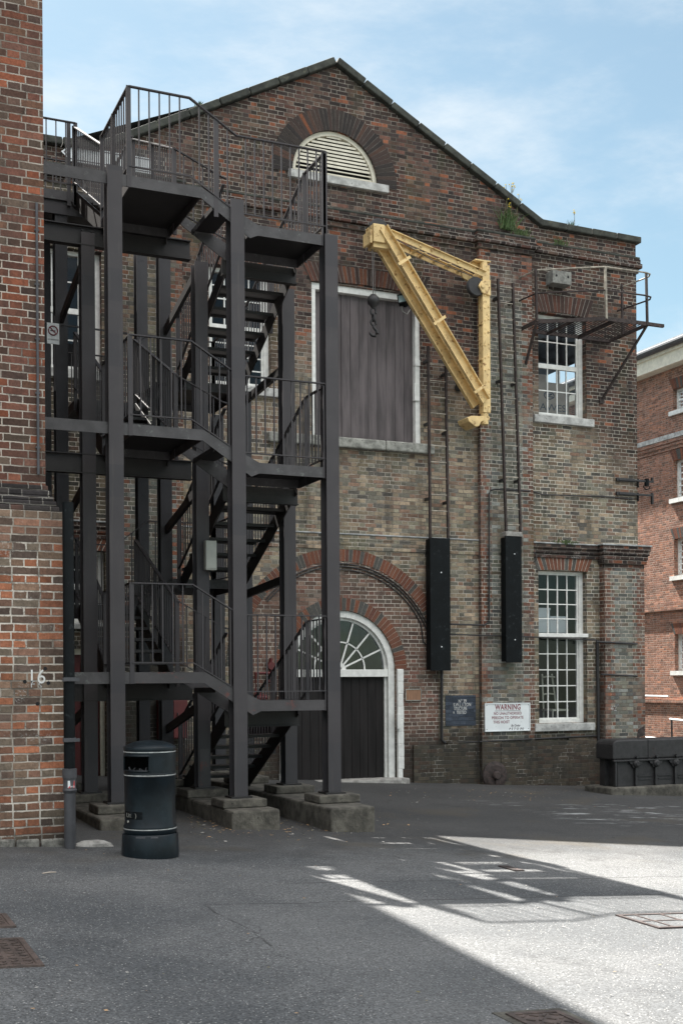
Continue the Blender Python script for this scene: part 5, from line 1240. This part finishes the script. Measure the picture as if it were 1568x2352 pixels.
# ================================================================== CAST IRON TANK
kb = G(1397, 1826); YT = kb.y+.12; XT = PY(1407, 1750, YT).x
tk = thing('iron_tank', 'black cast iron water tank with riveted cover on a concrete kerb at the right edge', 'tank', (XT+1.5, YT+.5, gz(XT+1.5, YT)))
tz0, tz1, tzm = PY(1412, 1808, YT).z, PY(1410, 1700, YT).z, PY(1410, 1746, YT).z
XE, YE = XT+4.2, YT+.52
m_ = MB(); pr = [(XT-.02, tzm), (XT-.02, tz1-.14)] + [(XT+.10-.12*math.cos(R(a)), tz1-.12+.12*math.sin(R(a))) for a in (15, 35, 55, 75, 90)] + [(XE, tz1), (XE, tzm)]
m_.prism(pr, YT-.03, YE); m_.build('cover', 'iron', tk, bevel=.03)
m_ = MB(); m_.box(XT+.12, XE, YT+.02, YE-.05, tz0-.05, tzm-.002); m_.box(XT+.04, XT+.12, YT+.3, YE-.05, tz0-.05, tzm-.002); m_.build('body', 'iron', tk)
m_ = MB(); m_.box(XT-.01, XE, YT-.05, YT+.02, tzm-.035, tzm-.003)
n = 9
for i in range(n+1):
    x = XT+.05+i*.46; m_.box(x-.022, x+.022, YT-.035, YT+.03, tz0, tzm-.036)
    if i: m_.prism([(x-.16, tzm-.036), (x-.13, tzm-.09), (x-.09, tzm-.10), (x-.07, tzm-.16), (x+.07, tzm-.16), (x+.09, tzm-.10), (x+.13, tzm-.09), (x+.16, tzm-.036)], YT-.03, YT+.025)
m_.build('ribs', 'iron', tk, bevel=.006)
for i in range(1, n+1):
    m_ = MB(); x = XT+.05+i*.46; m_.lathe([(0, -.055), (.035, -.055), (.045, -.04), (.06, -.035), (.075, -.01), (.075, .02)], (x, YT-.03, tzm-.085), 16, axis='y'); m_.build('bolt_boss', 'iron', tk)
    m_ = MB(); m_.lathe([(0, -.045), (.028, -.045), (.032, 0)], (x, YT-.03, tzm+.045), 6, axis='y'); m_.build('bolt_head', 'iron', tk)
m_ = MB()
for i in range(1, n): x = XT+.05+(i+.5)*.46; m_.box(x-.16, x+.16, YT+.005, YT+.025, tz0+.17, tz0+.19); m_.box(x-.14, x+.14, YT+.004, YT+.025, tz0+.11, tz0+.13)
m_.build('raised_panels', 'iron', tk)
m_ = MB(); m_.box(XT+.78, XT+.79, YT-.036, YT+.2, tzm, tz1-.01); m_.build('cover_joint', 'dark', tk)
m_ = MB()
for i in range(10):
    p = Vector((XT+.92+random.gauss(0, .045), YT-.0315, tzm+.14+random.gauss(0, .06))); m_.face([p+Vector((random.uniform(-.03, .03), 0, random.uniform(-.04, .04))) for _ in range(4)])
m_.build('bare_patch', 'iron_rust', tk, fix=False)
g0 = gz(XT, YT); m_ = MB(); m_.box(XT-.16, XE+.2, YT-.16, YT+.70, g0-.4, tz0-.004); m_.build('kerb', 'concrete', tk, bevel=.03)
p0, p1 = PY(1462, 1697, YE-.2), PY(1476, 1672, YE-.2); t = thing('bent_plate', 'small bent rusty plate leaning on top of the tank cover', 'plate', (p0.x, p0.y, tz1))
m_ = MB(); m_.prism([(p0.x-.0, tz1+.002), (p0.x+.02, p1.z-.04), (p1.x+.02, p1.z+.03), (p1.x+.02, p0.z+.06)], YE-.22, YE-.2); m_.build('plate', 'iron_rust', t)

# ================================================================== GROUND THINGS
def quad_frame(pa, pb, ax=None): pass
def gpt(x, y, dz=0.): return Vector((x, y, gz(x, y)+dz))
def cover(name, label, cat, x0, x1, y0, y1, bars, mat='cover', grp=None, surround=None, pattern='stud', pan='dark'):
    t = thing(name, label, cat, gpt((x0+x1)/2, (y0+y1)/2), grp)
    def slab(mb_, xa, xb, ya, yb, z0, z1): mb_.hexa([gpt(xa, ya, z0), gpt(xb, ya, z0), gpt(xb, yb, z0), gpt(xa, yb, z0), gpt(xa, ya, z1), gpt(xb, ya, z1), gpt(xb, yb, z1), gpt(xa, yb, z1)])
    if surround:
        m_ = MB(); s = surround; slab(m_, x0-s, x1+s, y0-s, y1+s, -.03, .004); m_.build('surround', 'concrete', t)
    m_ = MB(); e = .035
    slab(m_, x0, x1, y0, y0+e, -.03, .012); slab(m_, x0, x1, y1-e, y1, -.03, .012); slab(m_, x0, x0+e, y0+e, y1-e, -.03, .0115); slab(m_, x1-e, x1, y0+e, y1-e, -.03, .0115); m_.build('frame', mat, t)
    m_ = MB(); slab(m_, x0+e, x1-e, y0+e, y1-e, -.03, .006); m_.build('pan', mat if pattern == 'stud' else pan, t)
    m_ = MB()
    if pattern == 'stud':
        nx, ny = max(2, int((x1-x0)/.075)), max(2, int((y1-y0)/.075))
        for i in range(nx):
            for j in range(ny):
                x = x0+e+(x1-x0-2*e)*(i+.5)/nx; y = y0+e+(y1-y0-2*e)*(j+.5)/ny; s = .5 if (i+j) % 2 else -.5
                c_ = gpt(x, y); d_ = Vector((.022, .022*s*2, 0)).normalized()*.024; q = Vector((-d_.y, d_.x, 0)).normalized()*.008
                zz = Vector((0, 0, .012)); m_.hexa([c_-d_-q, c_+d_-q, c_+d_+q, c_-d_+q, c_-d_-q+zz, c_+d_-q+zz, c_+d_+q+zz, c_-d_+q+zz])
    else:
        for i in range(bars): x = x0+e+(x1-x0-2*e)*(i+.5)/bars; slab(m_, x-.011, x+.011, y0+e, y1-e, -.02, .011)
        slab(m_, x0+e, x1-e, (y0+y1)/2-.012, (y0+y1)/2+.012, -.02, .0105)
    m_.build('studs' if pattern == 'stud' else 'bars', mat, t); return t
a, b_ = G(53, 2158), G(93, 2222); cover('manhole_cover', 'rusty studded square manhole cover at the lower left edge', 'manhole cover', b_.x-.75, (a.x+b_.x)/2+.01, b_.y, a.y, 0, grp='iron covers in the yard')
a, b_ = G(14, 2102), G(38, 2132); cover('manhole_cover', 'smaller rusty iron cover cut by the left edge of the yard', 'manhole cover', b_.x-.6, (a.x+b_.x)/2, b_.y, a.y, 0, grp='iron covers in the yard')
a, b_ = G(1160, 2333), G(1275, 2333); cover('manhole_cover', 'iron cover with pale concrete surround at the bottom edge of the yard', 'manhole cover', a.x-.0, b_.x+.05, a.y-.62, a.y, 0, grp='iron covers in the yard', surround=.05)
a, b_ = G(1146, 1992), G(1200, 2002); cover('drain_grate', 'small rusty drain grate lying in the dark shadow in mid yard', 'drain grate', a.x, b_.x+.02, b_.y, a.y+.02, 3, 'iron_rust', 'drain grates', pattern='bar')
a, b_ = G(1460, 2103), G(1462, 2137); x0 = (a.x+b_.x)/2; cover('drain_grate', 'rusty gully grate in sunlit asphalt at the right edge', 'drain grate', x0, x0+.8, b_.y, a.y, 3, 'iron_rust', 'drain grates', pattern='bar', pan='asphalt')
# sticks, leaves, grit
a, b_ = G(97, 2009), G(129, 2006); t = thing('fallen_stick', 'thin pale stick lying on the shaded asphalt near the left wall', 'stick', a)
m_ = MB(); m_.tube([a+Vector((0, 0, .008)), a.lerp(b_, .5)+Vector((0, .01, .01)), b_+Vector((0, 0, .008))], [.004, .006, .004], 6); m_.build('stick', 'card', t)
m_ = MB()
def leaf(p, s, mi):
    a = random.uniform(0, 6.28); u = Vector((math.cos(a), math.sin(a), random.uniform(-.2, .2)))*s; v = Vector((-math.sin(a), math.cos(a), random.uniform(-.3, .3)))*s*.55
    p = p+Vector((0, 0, .010)); m_.face([p-u, p-v*.9, p+u, p+v], mi)
for i in range(620):
    r = random.random()
    if r < .45: px, py = random.gauss(690, 110), random.gauss(1898, 18)
    elif r < .7: px, py = random.uniform(880, 1370), 1812+abs(random.gauss(0, 18))
    else: px, py = random.uniform(430, 540), random.gauss(1885, 20)
    p = G(px, py); leaf(p, random.uniform(.008, .028), random.choice((0, 0, 1, 2)))
for i in range(160): p = G(random.uniform(20, 1560), random.uniform(1850, 2340)); leaf(p, random.uniform(.005, .016), random.choice((0, 1, 2, 2)))
tag(m_.build('fallen_leaves', ['dead', 'stem', 'conc_lt'], fix=False), 'scattered dry leaves and grit on the asphalt by the plinths and walls', 'leaves', kind='stuff')

# ================================================================== FAR BUILDING
XBk = 26.8
bk = thing('far_warehouse', 'pale red brick warehouse in sunlight beyond the right corner', 'warehouse', (XBk, 34, gz(20, 26)))
def BZ(px, py): return PX(px, py, XBk).z
wy = PX(1547, 1200, XBk).y
flo = [(BZ(1560, 885+4), BZ(1560, 940)), (BZ(1560, 1054), BZ(1560, 1143)), (BZ(1560, 1236), BZ(1560, 1322)), (BZ(1560, 1456), BZ(1560, 1541))]
cols_ = [(wy-1.35, wy), (wy-5.2, wy-3.85), (wy+4.6, wy+5.95)]
ye0, ye1 = 22.0, 52.0; zeave = BZ(1511, 858); zb2 = -2.5
out = [Vector((ye0, zb2, 0)), Vector((ye1, zb2, 0)), Vector((ye1, zeave, 0)), Vector((ye0, zeave, 0))]
hol = [[Vector((y0, z1, 0)), Vector((y1, z1, 0)), Vector((y1, z0, 0)), Vector((y0, z0, 0))] for y0, y1 in cols_ for z0, z1 in flo]
m_ = MB(); m_.v = [Vector((XBk, p.x, p.y)) for q in [out]+hol for p in q]
for t in tessellate_polygon([out]+hol): m_.f.append(list(t)); m_.mi.append(0); m_.ti.append(.5)
for h in hol:
    for k in range(4): a, c = h[k], h[(k+1) % 4]; m_.face([(XBk, a.x, a.y), (XBk, c.x, c.y), (XBk+.3, c.x, c.y), (XBk+.3, a.x, a.y)])
m_.face([(XBk, ye0, zb2), (XBk+12, ye0, zb2), (XBk+12, ye0, zeave), (XBk, ye0, zeave)]); m_.build('wall', 'back', bk, fix=False)
for h in hol:
    y0, y1, z0, z1 = h[0].x, h[1].x, h[0].y, h[2].y
    m_ = MB(); x = XBk+.16
    for ya, yb_, za, zb_ in ((y0, y0+.08, z0, z1), (y1-.08, y1, z0, z1), (y0+.08, y1-.08, z0, z0+.08), (y0+.08, y1-.08, z1-.08, z1), (y0+.08, y1-.08, (z0+z1)/2-.03, (z0+z1)/2+.03)): m_.box(x, x+.08, ya, yb_, za, zb_)
    for i in range(1, 4): y = y0+(y1-y0)*i/4; m_.box(x+.02, x+.06, y-.015, y+.015, z0+.08, z1-.08)
    for i in range(1, 6):
        if i != 3: z = z0+(z1-z0)*i/6; m_.box(x+.021, x+.059, y0+.08, y1-.08, z-.015, z+.015)
    w = m_.build('window', 'white', bk); g = MB(); g.face([(x+.05, y0, z0), (x+.05, y1, z0), (x+.05, y1, z1), (x+.05, y0, z1)]); g.build('pane', 'glass_far', w, fix=False)
    s = MB(); s.box(XBk-.09, XBk+.15, y0-.14, y1+.14, z0-.15, z0-.003); s.build('sill', 'white', w)
    s = MB(); s.box(XBk+.31, XBk+1.5, y0-.1, y1+.1, z0-.1, z1+.1); s.build('room', 'dark', w)
    s = MB(); n = 16
    for i in range(n):
        f0, f1 = i/n, (i+1)/n; top = lambda f: y0-.18+(y1-y0+.36)*f
        bt = lambda f: y0+(y1-y0)*f
        xq = XBk-.02; s.hexa([(xq, bt(f0)+.004, z1), (xq, bt(f1)-.004, z1), (xq, top(f1)-.004, z1+.36), (xq, top(f0)+.004, z1+.36), (xq+.03, bt(f0)+.004, z1), (xq+.03, bt(f1)-.004, z1), (xq+.03, top(f1)-.004, z1+.36), (xq+.03, top(f0)+.004, z1+.36)], 0, random.random())
    s.build('window_head', 'arch_red', w)
zs1 = BZ(1511, 1018)
m_ = MB(); m_.box(XBk-.14, XBk+.05, ye0, ye1, zs1, zs1+.16); m_.build('string_band', 'stone', bk)
m_ = MB()
for i, pr in enumerate((.04, .08, .12)): m_.box(XBk-pr, XBk+.02, ye0+.01, ye1, zs1-.36+.12*i, zs1-.36+.12*(i+1)-.002)
z3 = BZ(1511, 1405); m_.box(XBk-.10, XBk+.02, ye0+.01, ye1, z3-.0, z3+.30); z4 = BZ(1511, 1614); m_.box(XBk-.06, XBk+.02, ye0+.01, ye1, z4, z4+.12); m_.build('brick_bands', 'back', bk)
m_ = MB(); m_.box(XBk-.42, XBk+.05, ye0-.3, ye1, zeave, zeave+.42); m_.box(XBk-.50, XBk+.05, ye0-.35, ye1, zeave+.42, zeave+.60); m_.build('eaves_board', 'cream', bk)
m_ = MB(); m_.tube([(XBk-.58, ye0-.4, zeave+.62), (XBk-.58, ye1, zeave+.62)], .12, 10); m_.build('gutter', 'gutter', bk)
m_ = MB(); m_.hexa([(XBk-.62, ye0-.4, zeave+.70), (XBk+7, ye0-.4, zeave+2.9), (XBk+7, ye1, zeave+2.9), (XBk-.62, ye1, zeave+.70), (XBk-.62, ye0-.4, zeave+.78), (XBk+7, ye0-.4, zeave+2.98), (XBk+7, ye1, zeave+2.98), (XBk-.62, ye1, zeave+.78)]); m_.build('roof', 'zinc', bk)
# ramp handrails in front of it
t = thing('ramp_handrail', 'white metal ramp handrail in front of the far warehouse wall', 'handrail', (25.6, 33, -1.5))
m_ = MB(); ha, hb_ = PX(1462, 1692, 25.6), PX(1549, 1700, 25.6); m_.tube([ha, hb_], .035, 8); hc, hd_ = PX(1538, 1652, 25.6), PX(1575, 1656, 25.6); m_.tube([hc, hd_], .035, 8)
h1, h2 = PX(1455, 1598, 26.4), PX(1534, 1600, 26.4); m_.tube([h1, h2], .03, 8); m_.build('rail', 'sign_w', t)
for f in (.15, .4, .65, .9): m_ = MB(); p = ha.lerp(hb_, f); m_.tube([p, (p.x, p.y, -2.2)], .03, 8); m_.build('post', 'iron', t)
m_ = MB(); p = PX(1542, 1654, 25.6); m_.tube([p, (p.x, p.y, -2.2)], .03, 8); m_.build('post', 'iron', t)

# ================================================================== LIGHT, SKY, CAMERA
KX, KY = .13, .705
world = bpy.data.worlds.new('World'); scene.world = world; world.use_nodes = True
nt = world.node_tree; b = NB(nt); bgn = nt.nodes['Background']
sky = b.n('ShaderNodeTexSky', sky_type='NISHITA'); sky.sun_disc = False
el = math.atan(1/math.hypot(KX, KY)); sky.sun_elevation = el; sky.sun_rotation = math.atan2(-KX, KY)
sky.air_density = 1.0; sky.dust_density = .6; sky.ozone_density = 2.0
tc = b.n('ShaderNodeTexCoord'); d = tc.outputs['Generated']
mp = b.n('ShaderNodeMapping'); b.put(mp.inputs['Vector'], d); mp.inputs['Rotation'].default_value = (.3, .5, .35); mp.inputs['Scale'].default_value = (1.2, 2.0, 4.2)
n1 = b.noise(mp.outputs[0], 2.2, 8, .62); n2 = b.noise(d, 1.4, 3, .5)
cl = b.m('MULTIPLY', b.sm(n1, .38, .70), b.sm(n2, .30, .60))
veil = b.m('ADD', .10, b.m('MULTIPLY', cl, .75))
skc = b.mix(veil, b.mix(1.0, sky.outputs[0], (.74, .80, .66), 'MULTIPLY'), (4.3, 4.55, 4.7))
# unseen bright cloud added opposite the sun to fill the shade
dx_ = b.xyz(d); fill_bank = b.m('ADD', b.m('MULTIPLY', dx_[1], -1.0), b.m('MULTIPLY', b.m('SUBTRACT', b.noise(d, 2.6, 6, .6), .5), .9))
fill_bank = b.m('MULTIPLY', b.sm(fill_bank, -.35, .40), b.sm(dx_[2], .28, .64))
skc = b.mix(fill_bank, skc, (12.5, 12.3, 12.2))
b.put(bgn.inputs['Color'], skc); bgn.inputs['Strength'].default_value = .05

sun = bpy.data.lights.new('sun', 'SUN'); sun.energy = 4.8; sun.angle = R(.55); sun.color = (1, .955, .885)
so = bpy.data.objects.new('sun', sun); COL.objects.link(so)
so.rotation_euler = Vector((KX, -KY, -1)).to_track_quat('-Z', 'Y').to_euler(); so.location = (0, 30, 40)

cam = bpy.data.cameras.new('camera'); co = bpy.data.objects.new('camera', cam); COL.objects.link(co)
cam.sensor_fit = 'HORIZONTAL'; cam.sensor_width = 36; cam.lens = F/1568*36; cam.shift_y = (CY-1176)/1568; cam.clip_end = 500; cam.clip_start = .1
r_, up, fw_ = Vector((CT, -ST, 0)), Vector((0, 0, 1)), Vector((ST, CT, 0))
cx_, cy_ = (r_-ROLL*up).normalized(), (up+ROLL*r_).normalized()
mw = Matrix((cx_, cy_, -fw_)).transposed().to_4x4(); mw.translation = (0, 0, CZ); co.matrix_world = mw
scene.camera = co
scene.view_settings.view_transform = 'Standard'; scene.view_settings.look = 'None'; scene.view_settings.gamma = 1
scene.view_settings.exposure = 2.2
scene.render.film_transparent = False
try: scene.cycles.use_denoising = True
except Exception: pass
